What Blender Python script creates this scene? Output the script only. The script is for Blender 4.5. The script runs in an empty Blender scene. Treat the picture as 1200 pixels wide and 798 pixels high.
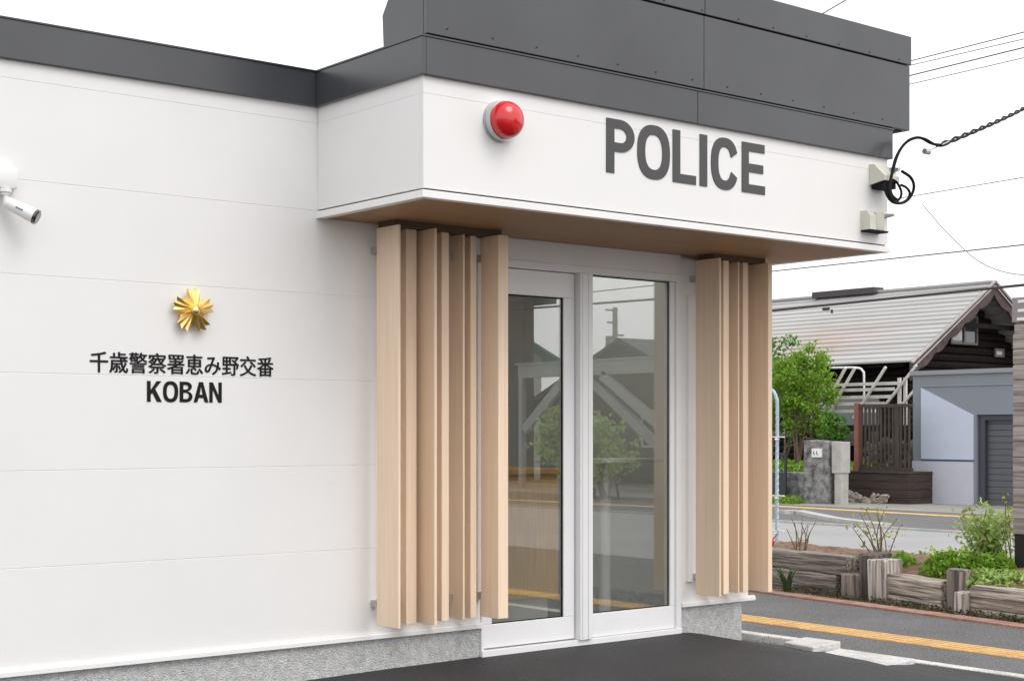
import bpy, bmesh, math, random
from mathutils import Vector, Matrix, Euler, noise as mnoise
random.seed(7)
S = bpy.context.scene
COL = S.collection
R = math.radians

# ---------------------------------------------------------------- camera
AX = math.atan2(2195, 1784)                     # angle between the view axis and the front wall
fwd = Vector((math.cos(AX), math.sin(AX), 0)); rgt = Vector((math.sin(AX), -math.cos(AX), 0))
cam_d = bpy.data.cameras.new('camera'); cam = bpy.data.objects.new('camera', cam_d); COL.objects.link(cam)
cam.location = (-4.332, -6.981, 1.28)
cam.rotation_euler = Matrix((rgt, Vector((0, 0, 1)), -fwd)).transposed().to_euler()
cam_d.sensor_width = 36; cam_d.lens = 36 * 1784 / 1200
cam_d.shift_y = 106 / 1200
cam_d.clip_start = 0.1; cam_d.clip_end = 2000
S.camera = cam

# ---------------------------------------------------------------- sky, sun, exposure
SUN_EL, SUN_AZ = R(50), R(168)                  # azimuth clockwise from +y: light from the front right
w = bpy.data.worlds.new('World'); S.world = w; w.use_nodes = True
nt = w.node_tree; nt.nodes.clear()
o_ = nt.nodes.new('ShaderNodeOutputWorld'); bg = nt.nodes.new('ShaderNodeBackground')
sky = nt.nodes.new('ShaderNodeTexSky'); sky.sky_type = 'NISHITA'; sky.sun_disc = False
sky.sun_elevation = SUN_EL; sky.sun_rotation = SUN_AZ; sky.dust_density = 3; sky.air_density = 1.0
hs = nt.nodes.new('ShaderNodeHueSaturation'); hs.inputs['Saturation'].default_value = 0.12
mx = nt.nodes.new('ShaderNodeMix'); mx.data_type = 'RGBA'; mx.inputs['Factor'].default_value = 0.7
tc = nt.nodes.new('ShaderNodeTexCoord'); nz = nt.nodes.new('ShaderNodeTexNoise'); nz.inputs['Scale'].default_value = 2.2; nz.inputs['Detail'].default_value = 5
cr = nt.nodes.new('ShaderNodeValToRGB'); cr.color_ramp.elements[0].color = (8.6, 8.7, 9.0, 1); cr.color_ramp.elements[1].color = (11.2, 11.1, 11.0, 1)
cr.color_ramp.elements[0].position = .3; cr.color_ramp.elements[1].position = .7
L = nt.links
L.new(tc.outputs['Generated'], nz.inputs['Vector']); L.new(nz.outputs['Fac'], cr.inputs['Fac'])
L.new(sky.outputs[0], hs.inputs['Color']); L.new(hs.outputs[0], mx.inputs['A']); L.new(cr.outputs[0], mx.inputs['B'])
L.new(mx.outputs['Result'], bg.inputs['Color']); bg.inputs['Strength'].default_value = 0.13
L.new(bg.outputs[0], o_.inputs[0])
sd = bpy.data.lights.new('sun', 'SUN'); sd.energy = 0.7; sd.angle = R(32); sd.color = (1, .96, .9)
so = bpy.data.objects.new('sun', sd); COL.objects.link(so)
sdir = Vector((math.sin(SUN_AZ) * math.cos(SUN_EL), math.cos(SUN_AZ) * math.cos(SUN_EL), math.sin(SUN_EL)))
so.rotation_euler = sdir.to_track_quat('Z', 'Y').to_euler(); so.location = (0, -20, 30)
S.view_settings.view_transform = 'Standard'; S.view_settings.look = 'None'; S.view_settings.gamma = 1
S.view_settings.exposure = 0.41
S.render.resolution_x = 1024; S.render.resolution_y = 680
S.cycles.max_bounces = 8; S.cycles.transparent_max_bounces = 16

# ---------------------------------------------------------------- materials
def mat(name, c, rough=.6, var=.0, vscale=4, bump=0, bscale=60, metallic=0, spec=.5, stretch=(1, 1, 1), c2=None, detail=4, coat=0, island=0, dots=None):
    m = bpy.data.materials.new(name); m.use_nodes = True; t = m.node_tree; N = t.nodes; K = t.links
    b = N['Principled BSDF']; b.inputs['Roughness'].default_value = rough; b.inputs['Metallic'].default_value = metallic
    b.inputs['Specular IOR Level'].default_value = spec; b.inputs['Coat Weight'].default_value = coat
    b.inputs['Base Color'].default_value = (*c, 1)
    tcn = N.new('ShaderNodeTexCoord'); mp = N.new('ShaderNodeMapping'); mp.inputs['Scale'].default_value = stretch
    K.new(tcn.outputs['Object'], mp.inputs['Vector'])
    col = None
    if var or c2:
        n1 = N.new('ShaderNodeTexNoise'); n1.inputs['Scale'].default_value = vscale; n1.inputs['Detail'].default_value = detail; n1.inputs['Roughness'].default_value = .6
        K.new(mp.outputs[0], n1.inputs['Vector'])
        rp = N.new('ShaderNodeValToRGB'); rp.color_ramp.elements[0].position = .32; rp.color_ramp.elements[1].position = .68
        a_ = c2 if c2 else tuple(x * (1 - var) for x in c)
        b_ = c if c2 else tuple(min(1, x * (1 + var)) for x in c)
        rp.color_ramp.elements[0].color = (*a_, 1); rp.color_ramp.elements[1].color = (*b_, 1)
        K.new(n1.outputs['Fac'], rp.inputs['Fac']); col = rp.outputs[0]
    if dots:                                       # small specks: (scale, threshold, colour)
        vo = N.new('ShaderNodeTexNoise'); vo.inputs['Scale'].default_value = dots[0]; vo.inputs['Detail'].default_value = 2
        K.new(mp.outputs[0], vo.inputs['Vector'])
        r2 = N.new('ShaderNodeValToRGB'); r2.color_ramp.elements[0].position = dots[1]; r2.color_ramp.elements[1].position = dots[1] + .06
        K.new(vo.outputs['Fac'], r2.inputs['Fac'])
        mm = N.new('ShaderNodeMix'); mm.data_type = 'RGBA'; K.new(r2.outputs[0], mm.inputs['Factor'])
        if col: K.new(col, mm.inputs['A'])
        else: mm.inputs['A'].default_value = (*c, 1)
        mm.inputs['B'].default_value = (*dots[2], 1); col = mm.outputs['Result']
    if island:
        g = N.new('ShaderNodeNewGeometry'); h = N.new('ShaderNodeHueSaturation')
        mr = N.new('ShaderNodeMapRange'); mr.inputs['To Min'].default_value = 1 - island; mr.inputs['To Max'].default_value = 1 + island
        K.new(g.outputs['Random Per Island'], mr.inputs['Value']); K.new(mr.outputs[0], h.inputs['Value'])
        mr2 = N.new('ShaderNodeMapRange'); mr2.inputs['To Min'].default_value = .47; mr2.inputs['To Max'].default_value = .52
        K.new(g.outputs['Random Per Island'], mr2.inputs['Value']); K.new(mr2.outputs[0], h.inputs['Hue'])
        if col: K.new(col, h.inputs['Color'])
        else: h.inputs['Color'].default_value = (*c, 1)
        col = h.outputs[0]
    if col: K.new(col, b.inputs['Base Color'])
    if bump:
        n2 = N.new('ShaderNodeTexNoise'); n2.inputs['Scale'].default_value = bscale; n2.inputs['Detail'].default_value = 3
        K.new(mp.outputs[0], n2.inputs['Vector'])
        bp = N.new('ShaderNodeBump'); bp.inputs['Strength'].default_value = bump; bp.inputs['Distance'].default_value = .02
        K.new(n2.outputs['Fac'], bp.inputs['Height']); K.new(bp.outputs[0], b.inputs['Normal'])
    return m

def leafmat(name, c, isl=.45):
    m = mat(name, c, rough=.55, island=isl, spec=.3)
    t = m.node_tree; b = t.nodes['Principled BSDF']; out = t.nodes['Material Output']
    tr = t.nodes.new('ShaderNodeBsdfTranslucent'); ms = t.nodes.new('ShaderNodeMixShader'); ms.inputs[0].default_value = .35
    src = b.inputs['Base Color'].links[0].from_socket
    t.links.new(src, tr.inputs['Color']); t.links.new(b.outputs[0], ms.inputs[1]); t.links.new(tr.outputs[0], ms.inputs[2]); t.links.new(ms.outputs[0], out.inputs[0])
    return m

def glassmat(name, refl, tint):
    m = bpy.data.materials.new(name); m.use_nodes = True; t = m.node_tree; t.nodes.clear()
    out = t.nodes.new('ShaderNodeOutputMaterial'); ms = t.nodes.new('ShaderNodeMixShader'); ms.inputs[0].default_value = refl
    tr = t.nodes.new('ShaderNodeBsdfTransparent'); tr.inputs[0].default_value = (*tint, 1)
    gl = t.nodes.new('ShaderNodeBsdfGlossy'); gl.inputs['Roughness'].default_value = 0.004
    lw = t.nodes.new('ShaderNodeLayerWeight'); lw.inputs['Blend'].default_value = .5; pw = t.nodes.new('ShaderNodeMath'); pw.operation = 'POWER'; pw.inputs[1].default_value = 5; t.links.new(lw.outputs['Facing'], pw.inputs[0])
    mr = t.nodes.new('ShaderNodeMapRange'); mr.inputs['To Min'].default_value = refl; mr.inputs['To Max'].default_value = 1
    t.links.new(pw.outputs[0], mr.inputs['Value']); t.links.new(mr.outputs[0], ms.inputs[0])
    t.links.new(tr.outputs[0], ms.inputs[1]); t.links.new(gl.outputs[0], ms.inputs[2]); t.links.new(ms.outputs[0], out.inputs[0])
    return m

M = {}
M['white'] = mat('white siding', (.80, .79, .785), .5, var=.018, vscale=1.3, bump=.05, bscale=180)
M['trimw'] = mat('white coated trim', (.84, .83, .82), .35, var=.015, vscale=3)
M['alu'] = mat('white aluminium frame', (.82, .82, .83), .32, var=.015, vscale=5)
M['dark'] = mat('charcoal metal', (.040, .042, .049), .30, var=.2, vscale=1.2, bump=.035, bscale=3.5, spec=.75)
M['darkline'] = mat('black joint', (.012, .012, .013), .7)
M['screw'] = mat('black screw', (.02, .02, .02), .5)
M['letter'] = mat('dark grey letter', (.055, .053, .055), .4)
M['letterb'] = mat('black letter', (.010, .009, .010), .6, spec=.2)
M['soffit'] = mat('brown soffit board', (.34, .185, .082), .5, var=.14, vscale=3, stretch=(.6, 14, 6), bump=.05, bscale=10)
M['slat'] = mat('pale wood slat', (.86, .675, .505), .5, var=.08, vscale=3, stretch=(40, 40, .5), bump=.06, bscale=6)
_t = M['slat'].node_tree; _b = _t.nodes['Principled BSDF']; _s = _b.inputs['Base Color'].links[0].from_socket   # each board its own tone
_oi = _t.nodes.new('ShaderNodeObjectInfo'); _mr = _t.nodes.new('ShaderNodeMapRange'); _mr.inputs['To Min'].default_value = .90; _mr.inputs['To Max'].default_value = 1.06
_hs = _t.nodes.new('ShaderNodeHueSaturation'); _t.links.new(_oi.outputs['Random'], _mr.inputs['Value']); _t.links.new(_mr.outputs[0], _hs.inputs['Value']); _t.links.new(_s, _hs.inputs['Color']); _t.links.new(_hs.outputs[0], _b.inputs['Base Color'])
M['found'] = mat('pebbledash foundation', (.56, .56, .56), .9, var=.18, vscale=26, bump=.8, bscale=105, dots=(130, .6, (.28, .28, .29)))
M['steel'] = mat('galvanised steel', (.5, .5, .5), .4, metallic=.7, var=.1)
M['gold'] = mat('gilded metal', (.93, .70, .30), .32, metallic=1, var=.06, vscale=30)
M['red'] = mat('red lamp plastic', (.62, .006, .012), .18, coat=.6)
M['chrome'] = mat('satin ring', (.55, .55, .55), .3, metallic=.8)
M['plast'] = mat('white plastic', (.80, .80, .80), .35)
M['cream'] = mat('cream plastic', (.62, .61, .53), .45, var=.04)
M['black'] = mat('black rubber', (.010, .010, .011), .75, spec=.15)
M['lens'] = mat('dark lens', (.02, .02, .025), .1, coat=1)
M['glass'] = glassmat('door glass', .235, (.96, .975, .96))
M['clear'] = glassmat('clear glass', .04, (.95, .96, .95))
M['wglass'] = mat('window glass', (.05, .06, .065), .05, spec=1)
M['intw'] = mat('interior wall', (.66, .655, .62), .8, var=.05, vscale=2)
M['intf'] = mat('interior floor', (.34, .34, .34), .4)
M['oak'] = mat('oak veneer', (.64, .39, .14), .45, var=.16, vscale=3, stretch=(30, 30, 1))
M['asph'] = mat('new black asphalt', (.0215, .0205, .022), .66, var=.32, vscale=1.1, bump=.5, bscale=110, dots=(95, .64, (.045, .044, .045)))
M['walk'] = mat('old asphalt', (.125, .123, .125), .9, var=.2, vscale=1.6, bump=.9, bscale=80, dots=(75, .55, (.27, .265, .26)))
M['road'] = mat('worn road', (.33, .325, .325), .9, var=.09, vscale=.6, bump=.3, bscale=90)
M['walk2'] = mat('far asphalt', (.14, .137, .137), .9, var=.15, vscale=.8, bump=.3, bscale=90)
M['apron'] = mat('concrete apron', (.30, .29, .26), .9, var=.15, vscale=1.1)
M['conc'] = mat('pale concrete', (.58, .57, .555), .85, var=.22, vscale=5, bump=.4, bscale=60, dots=(60, .62, (.30, .29, .28)))
M['kerb'] = mat('kerb concrete', (.45, .44, .42), .9, var=.14, vscale=5, bump=.3, bscale=80)
M['grnd'] = mat('open ground', (.2, .19, .17), .95, var=.2, vscale=.3)
M['gravel'] = mat('fine gravel', (.33, .32, .31), .95, var=.4, vscale=70, bump=.8, bscale=90)
M['yellow'] = mat('yellow tactile paving', (.66, .42, .17), .75, var=.16, vscale=5, bump=.2, bscale=90)
M['brick'] = mat('red brick edging', (.38, .215, .17), .85, var=.25, vscale=9, bump=.4, bscale=60)
M['plate'] = mat('dark brown gap shade', (.10, .065, .04), .7)  # shade above the fins, put into the colour of a bar
M['soil'] = mat('dry soil', (.20, .125, .085), 1, var=.4, vscale=14, bump=1, bscale=45)
def timber(n, a, b_, ax):
    st = {'x': (1.2, 26, 26), 'y': (26, 1.2, 26), 'z': (26, 26, 1.2)}[ax]
    m = mat(n, a, .85, c2=b_, vscale=1.5, stretch=st, bump=1, bscale=2.0, detail=9)
    rp = [q for q in m.node_tree.nodes if q.type == 'VALTORGB'][0]; rp.color_ramp.elements[0].position = .40; rp.color_ramp.elements[1].position = .60
    return m
M['tim_gx'] = timber('grey sleeper', (.33, .30, .26), (.10, .085, .07), 'x')
M['tim_px'] = timber('pale sleeper', (.62, .55, .48), (.16, .13, .105), 'x')
M['tim_gz'] = timber('grey post', (.32, .28, .24), (.09, .075, .065), 'z')
M['tim_dz'] = timber('dark post', (.16, .13, .115), (.07, .055, .05), 'z')
M['tim_pz'] = timber('pale post', (.66, .60, .56), (.20, .17, .145), 'z')
M['leafA'] = leafmat('bright leaf', (.20, .36, .035))
M['leafB'] = leafmat('mid leaf', (.10, .25, .03))
M['leafC'] = leafmat('yellow leaf', (.36, .40, .08))
M['leafD'] = leafmat('dark leaf', (.05, .10, .03))
M['leafL'] = leafmat('pale leaf', (.38, .50, .16))
M['weed'] = leafmat('weed', (.105, .10, .05), .6)
M['stem'] = mat('twig', (.16, .115, .08), .9, var=.3, vscale=30)
M['roofm'] = mat('weathered metal roof', (.41, .405, .40), .55, var=.15, vscale=1.5, stretch=(2, .12, 3))
M['log'] = mat('dark log wall', (.013, .009, .008), .85, var=.3, vscale=3, spec=.15)
M['barge'] = mat('weathered bargeboard', (.10, .065, .066), .8, c2=(.035, .022, .024), vscale=4)
M['bargel'] = mat('pale board edge', (.42, .38, .38), .8, var=.2, vscale=4)
M['deckw'] = mat('pale deck timber', (.68, .65, .63), .8, var=.12, vscale=4)
M['deckd'] = mat('dark deck', (.028, .02, .016), .9, var=.3, spec=.2)
M['fence'] = mat('dark fence timber', (.060, .045, .037), .85, var=.4, vscale=5, stretch=(6, 6, .5))
M['redp'] = mat('red brown post', (.25, .095, .065), .8, var=.15)
M['gar'] = mat('blue grey render', (.225, .25, .285), .8, var=.03, vscale=.7)
M['garp'] = mat('pale blue panel', (.52, .58, .70), .7, var=.02)
M['garl'] = mat('pale lilac panel', (.52, .53, .60), .75, var=.03)
M['garc'] = mat('grey coping', (.26, .28, .30), .6)
M['shut'] = mat('grey shutter', (.10, .105, .12), .5, var=.04)
M['stone'] = mat('rough stone', (.34, .34, .34), .95, c2=(.08, .08, .08), vscale=7, bump=1, bscale=16)
M['bluep'] = mat('pale blue pole', (.40, .54, .65), .4)
M['post'] = timber('weathered sign post', (.42, .385, .36), (.22, .195, .18), 'y')
[q for q in M['post'].node_tree.nodes if q.type == 'BUMP'][0].inputs['Strength'].default_value = .2
M['beige'] = mat('beige wall', (.55, .53, .45), .8)
M['teal'] = mat('teal roof', (.08, .25, .24), .5)
M['slate'] = mat('dark roof', (.07, .07, .075), .6, var=.2)
M['brown'] = mat('brown wall', (.11, .085, .07), .7, var=.1)
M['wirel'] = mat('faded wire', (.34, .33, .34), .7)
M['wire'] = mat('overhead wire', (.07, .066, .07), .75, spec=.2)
M['pole'] = mat('concrete pole', (.36, .35, .33), .8, var=.1)
M['beam'] = mat('grey steel beam', (.36, .36, .35), .5)

# ---------------------------------------------------------------- mesh helpers
ROOT = {}
def BM(): return bmesh.new()
def box(bm, x0, x1, y0, y1, z0, z1, bev=0):
    m = Matrix.Translation(((x0 + x1) / 2, (y0 + y1) / 2, (z0 + z1) / 2)) @ Matrix.Diagonal((abs(x1 - x0), abs(y1 - y0), abs(z1 - z0), 1))
    r = bmesh.ops.create_cube(bm, size=1, matrix=m)
    if bev:
        es = list({e for v in r['verts'] for e in v.link_edges})
        bmesh.ops.bevel(bm, geom=es, offset=bev, segments=2, affect='EDGES', profile=.5)
    return bm
def obox(bm, a, b, wd, ht, up=(0, 0, 1)):           # a bar of rectangular section from a to b
    a = Vector(a); b = Vector(b); d = (b - a); l = d.length; d.normalize()
    s = d.cross(Vector(up)); s.normalize(); u = s.cross(d)
    m = Matrix.Translation((a + b) / 2) @ Matrix((d, s, u)).transposed().to_4x4() @ Matrix.Diagonal((l, wd, ht, 1))
    bmesh.ops.create_cube(bm, size=1, matrix=m); return bm
def cyl(bm, c, r, d, axis='z', seg=24, r2=None):
    rot = {'z': Matrix(), 'y': Matrix.Rotation(R(90), 4, 'X'), 'x': Matrix.Rotation(R(90), 4, 'Y')}[axis]
    bmesh.ops.create_cone(bm, cap_ends=True, segments=seg, radius1=r, radius2=r if r2 is None else r2, depth=d, matrix=Matrix.Translation(c) @ rot); return bm
def tube(bm, pts, r, seg=6, taper=1.0):
    pts = [Vector(p) for p in pts]; rings = []; n = len(pts)
    prev = None
    for i, p in enumerate(pts):
        t = (pts[min(i + 1, n - 1)] - pts[max(i - 1, 0)]).normalized()
        if prev is None:
            s = t.orthogonal().normalized()
        else:
            s = (prev - t * prev.dot(t)); s = s.normalized() if s.length > 1e-6 else t.orthogonal().normalized()
        prev = s; u = t.cross(s); rr = r * (1 + (taper - 1) * i / max(1, n - 1))
        rings.append([bm.verts.new(p + (s * math.cos(2 * math.pi * k / seg) + u * math.sin(2 * math.pi * k / seg)) * rr) for k in range(seg)])
    for a, b in zip(rings, rings[1:]):
        for k in range(seg): bm.faces.new((a[k], a[(k + 1) % seg], b[(k + 1) % seg], b[k]))
    bm.faces.new(rings[0][::-1]); bm.faces.new(rings[-1]); return bm
def prism(bm, pts, axis, a0, a1):                   # 2-D outline extruded along an axis
    def P(u, v, a): return {'x': (a, u, v), 'y': (u, a, v), 'z': (u, v, a)}[axis]
    A = [bm.verts.new(P(u, v, a0)) for u, v in pts]; B = [bm.verts.new(P(u, v, a1)) for u, v in pts]
    fs = [bm.faces.new(A), bm.faces.new(B[::-1])]
    n = len(pts)
    for i in range(n): fs.append(bm.faces.new((A[i], B[i], B[(i + 1) % n], A[(i + 1) % n])))
    bmesh.ops.recalc_face_normals(bm, faces=fs); return bm
def sheet(bm, pts, z):
    f = bm.faces.new([bm.verts.new((x, y, z)) for x, y in pts])
    f.normal_update()
    if f.normal.z < 0: f.normal_flip()
    return bm
def tag(o, label=None, cat=None, group=None, kind=None):
    if label: o['label'] = label
    if cat: o['category'] = cat
    if group: o['group'] = group
    if kind: o['kind'] = kind
    return o
def rootof(o):
    while o.parent: o = o.parent
    return o
def obj(name, bm, m, parent=None, smooth=False, local=False):
    me = bpy.data.meshes.new(name)
    vs = [v.co for v in bm.verts]
    if parent is not None: off = Vector((0, 0, 0)) if local else rootof(parent).location.copy()
    elif local: off = Vector((0, 0, 0))
    else:
        off = Vector(((min(v.x for v in vs) + max(v.x for v in vs)) / 2, (min(v.y for v in vs) + max(v.y for v in vs)) / 2, min(v.z for v in vs)))
    bmesh.ops.translate(bm, verts=bm.verts, vec=-off)
    bm.to_mesh(me); bm.free()
    if smooth:
        for p in me.polygons: p.use_smooth = True
    o = bpy.data.objects.new(name, me); COL.objects.link(o)
    for x in (m if isinstance(m, (list, tuple)) else [m]): me.materials.append(x)
    if parent is not None: o.parent = parent
    elif not local: o.location = off
    return o
def thing(name, label, cat, loc=(0, 0, 0), group=None):
    o = bpy.data.objects.new(name, None); COL.objects.link(o); o.location = loc; o.empty_display_size = .2
    return tag(o, label, cat, group)
def struct(name, bm, m):
    return tag(obj(name, bm, m), kind='structure')
def autosmooth(o, ang=35):
    me = o.data
    for p in me.polygons: p.use_smooth = True
    try: me.set_sharp_from_angle(angle=R(ang))
    except Exception: pass
    return o
def leaves(bm, pts, size, flat=.0, asp=.55):
    for p in pts:
        p = Vector(p); s = size * random.uniform(.6, 1.3)
        n = Vector((random.gauss(0, 1), random.gauss(0, 1), random.gauss(0, 1) + flat)).normalized()
        a = n.orthogonal().normalized(); a = (Matrix.Rotation(random.uniform(0, 6.28), 3, n) @ a); b = n.cross(a)
        v = [bm.verts.new(p - a * s * .5), bm.verts.new(p + b * s * asp * .5 + n * s * .08), bm.verts.new(p + a * s * .5), bm.verts.new(p - b * s * asp * .5 + n * s * .08)]
        bm.faces.new((v[0], v[1], v[2])); bm.faces.new((v[0], v[2], v[3]))
    return bm
def filled(loops, sx, sz, ox, oz, y, th):           # 2-D loops (with holes) -> flat letters facing -y
    cu = bpy.data.curves.new('t', 'CURVE'); cu.dimensions = '2D'; cu.fill_mode = 'BOTH'; cu.extrude = th / 2
    for lp in loops:
        s = cu.splines.new('POLY'); s.points.add(len(lp) - 1); s.use_cyclic_u = True
        for q, (x, z) in zip(s.points, lp): q.co = (x * sx, z * sz, 0, 1)
    o = bpy.data.objects.new('t', cu); COL.objects.link(o)
    me = bpy.data.meshes.new_from_object(o.evaluated_get(bpy.context.evaluated_depsgraph_get()))
    bm = bmesh.new(); bm.from_mesh(me)
    bpy.data.objects.remove(o); bpy.data.curves.remove(cu); bpy.data.meshes.remove(me)
    for v in bm.verts: v.co = Vector((v.co.x + ox, y - v.co.z, v.co.y + oz))
    bmesh.ops.recalc_face_normals(bm, faces=bm.faces)
    return bm
# measuring helper: where the sight line of a photo pixel meets a plane (used for sizes and distances only)
def ray(px, py): return fwd + rgt * ((px - 600) / 1784) + Vector((0, 0, (505 - py) / 1784))
def onX(px, py, X): d = ray(px, py); return cam.location + d * ((X - cam.location.x) / d.x)
def onZ(px, py, Z): d = ray(px, py); return cam.location + d * ((Z - cam.location.z) / d.z)
def onY(px, py, Y): d = ray(px, py); return cam.location + d * ((Y - cam.location.y) / d.y)

# ================================================================ ground and street (setting)
def tx(y): return 6.18 + .175 * y                    # front line of the timber edging
def bx_(y): return 6.06 + .13 * y                    # brick line
def rampz(x, y):
    if x < 1.1: b = -.03 - (1.1 - x) * .015
    elif x < 2.75: b = -.03
    elif x < 3.42: t = (x - 2.75) / .67; b = -.03 - .105 * (t * t * (3 - 2 * t))
    else: b = -.135 - min(.05, (x - 3.42) * .12)
    return max(-.188, b + max(-.16, y * .022))
bm = BM(); sheet(bm, [(-600, -600), (900, -600), (900, 900), (-600, 900)], -.24); struct('ground', bm, M['grnd'])
# forecourt: sloping new asphalt up to the door
bm = BM(); nx, ny = 70, 60; G = {}
for i in range(nx + 1):
    for j in range(ny + 1):
        v = j / ny; y = .06 - 12 * v ** 1.7
        xe = 3.40 if y > -.05 else (3.40 + min(.34, (-.05 - y) * .55))
        x = -9 + (xe + 9) * (1 - (1 - i / nx) ** 1.6)
        G[i, j] = bm.verts.new((x, y, rampz(x, y) + .003 * mnoise.noise((x * 1.3, y * 1.3, 0))))
for i in range(nx):
    for j in range(ny): bm.faces.new((G[i, j], G[i, j + 1], G[i + 1, j + 1], G[i + 1, j]))
bmesh.ops.recalc_face_normals(bm, faces=bm.faces)
o = struct('forecourt', bm, M['asph']); autosmooth(o, 60)
bm = BM(); sheet(bm, [(-9, -60), (3.76, -60), (3.76, 9), (-9, 9)], -.205); struct('forecourt_bed', bm, M['gravel'])
# near pavement with tactile strip, brick edging, road, far pavement
bm = BM(); sheet(bm, [(3.86, -60), (bx_(-60) if 0 else 5.9, -60), (5.95, -4), (bx_(0), 0), (bx_(6), 6), (8.2, 60), (3.95, 60)], -.2); struct('pavement', bm, M['walk'])
bm = BM()
for i in range(140):                                  # ribbed blocks of 30 cm
    y = -22 + i * .3; x = 4.655 + .033 * y
    box(bm, x - .15, x + .15, y, y + .294, -.21, -.194)
    for k in range(4): box(bm, x - .135 + k * .075, x - .135 + k * .075 + .03, y + .015, y + .28, -.1945, -.190)
struct('tactile_paving', bm, M['yellow'])
bm = BM()
for i in range(105):
    y = -2 + i * .105; x = bx_(y)
    obox(bm, (x - .09, y, -.20), (x - .09 + .0126, y + .098, -.20), .17, .035 + random.uniform(-.003, .003))
struct('brick_edging', bm, M['brick'])
bm = BM()
for i in range(40):                                   # kerb stones between forecourt and pavement
    y = 8 - i * .6; hi = y > -.45
    box(bm, 3.765, 3.865, y, y + .594, -.3, (-.15 if hi else -.186), .008)
struct('kerb', bm, M['conc'])
bm = BM(); sheet(bm, [(8.0, -80), (14.9, -80), (14.9, 90), (8.0, 90)], -.225); struct('road', bm, M['road'])
bm = BM(); sheet(bm, [(14.98, -80), (19.4, -80), (19.4, 90), (14.98, 90)], -.206); struct('far_pavement', bm, M['walk2'])
bm = BM(); sheet(bm, [(19.4, -80), (24, -80), (24, 90), (19.4, 90)], -.212); struct('driveway', bm, M['apron'])
bm = BM(); sheet(bm, [(5.85, -60), (8.1, -60), (8.1, -1.75), (5.85, -1.75)], -.204); struct('pavement_crossing', bm, M['walk'])
bm = BM()
for i in range(60): box(bm, 14.9, 14.98, -20 + i * .8, -20 + i * .8 + .79, -.3, -.19)
struct('road_kerb', bm, M['kerb'])
bm = BM()
for i in range(170):
    y = -25 + i * .3; x = 18.35 + .075 * (y - 8)
    box(bm, x - .15, x + .15, y, y + .297, -.21, -.199)
struct('far_tactile_paving', bm, M['yellow'])
bm = BM()
a, b_, c_ = onZ(916, 601, -.19), onZ(936, 600.5, -.19), onZ(979, 609.5, -.19)
for p, q in ((a, b_), (b_, c_), (c_, Vector((14.95, 7.6, -.19)))): obox(bm, p, q, .22, .09)
struct('driveway_kerb', bm, M['kerb'])
# verge along the foot of the timbers, grass behind the far wall
bm = BM(); sheet(bm, [(bx_(-1.7) - .01, -1.7), (tx(-1.7) + .3, -1.7), (tx(4) + .3, 4), (bx_(4) - .01, 4)], -.192); struct('verge_soil', bm, M['soil'])

# ================================================================ the police box
B = thing('police_box', 'white panel-clad police box with charcoal parapet, glass door and pale timber fins', 'building', (0, 0, 0))
seams = [.169, .638, 1.094, 1.553, 2.013, 2.456, 2.923, 3.06]
def cladding(bm, x0, x1):
    for a, b in zip(seams, seams[1:]): box(bm, x0, x1, 0, .02, a + .0007, b - .0007, .0018)
    box(bm, x0 + .001, x1 - .001, .0022, .03, seams[0] + .002, 3.055)
bm = BM(); cladding(bm, -7, 1.106); obj('wall', bm, M['white'], B)
bm = BM()
for a, b in zip(seams[:6], seams[1:5] + [2.40]): box(bm, 2.752, 3.40, 0, .02, a + .0007, b - .0007, .0018)
box(bm, 2.753, 3.399, .0022, .03, .171, 2.40)
obj('wall', bm, M['white'], B)
bm = BM()
box(bm, -7, 1.106, .031, .15, -.3, 3.05); box(bm, 2.752, 3.398, .031, .15, .14, 3.05); box(bm, 1.107, 2.751, .031, .15, 2.30, 3.05)
box(bm, 3.25, 3.398, .151, 2.2, .14, 3.05); box(bm, 3.25, 3.398, 3.2, 6, .14, 3.05); box(bm, 3.25, 3.398, 2.201, 3.199, .14, 2.35); box(bm, 3.25, 3.398, 2.201, 3.199, 2.35, 3.05); box(bm, -7, 3.25, 6, 6.15, -.3, 3.05)
obj('structural_wall', bm, M['white'], B)
bm = BM(); box(bm, -7, -.45, .02, 6.2, 3.06, 3.12); box(bm, 3.25, 3.42, .02, 6.2, 3.06, 3.12); box(bm, -.449, 3.249, 1.70, 6.2, 3.06, 3.12); box(bm, -.449, 3.249, .02, .158, 3.06, 3.12); obj('roof', bm, M['dark'], B)  # opening left over the entrance room for the added skylight
bm = BM(); box(bm, -7, 1.108, .008, .03, -.4, .139); box(bm, 2.753, 3.343, .008, .12, -.4, .139); box(bm, 3.2, 3.343, .121, 6, -.4, .139); obj('foundation', bm, M['found'], B)
def sill(x0, x1):
    bm = BM(); box(bm, x0, x1, -.022, .01, .137, .163, .003); box(bm, x0, x1, -.012, .004, .163, .1695); return bm
obj('sill', sill(-7, 1.106), M['trimw'], B); obj('sill', sill(2.752, 3.452), M['trimw'], B)
bm = BM(); box(bm, -7, 1.106, -.0135, -.0115, .1575, .161); obj('sill_joint', bm, M['steel'], B) if 0 else bm.free()
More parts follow.
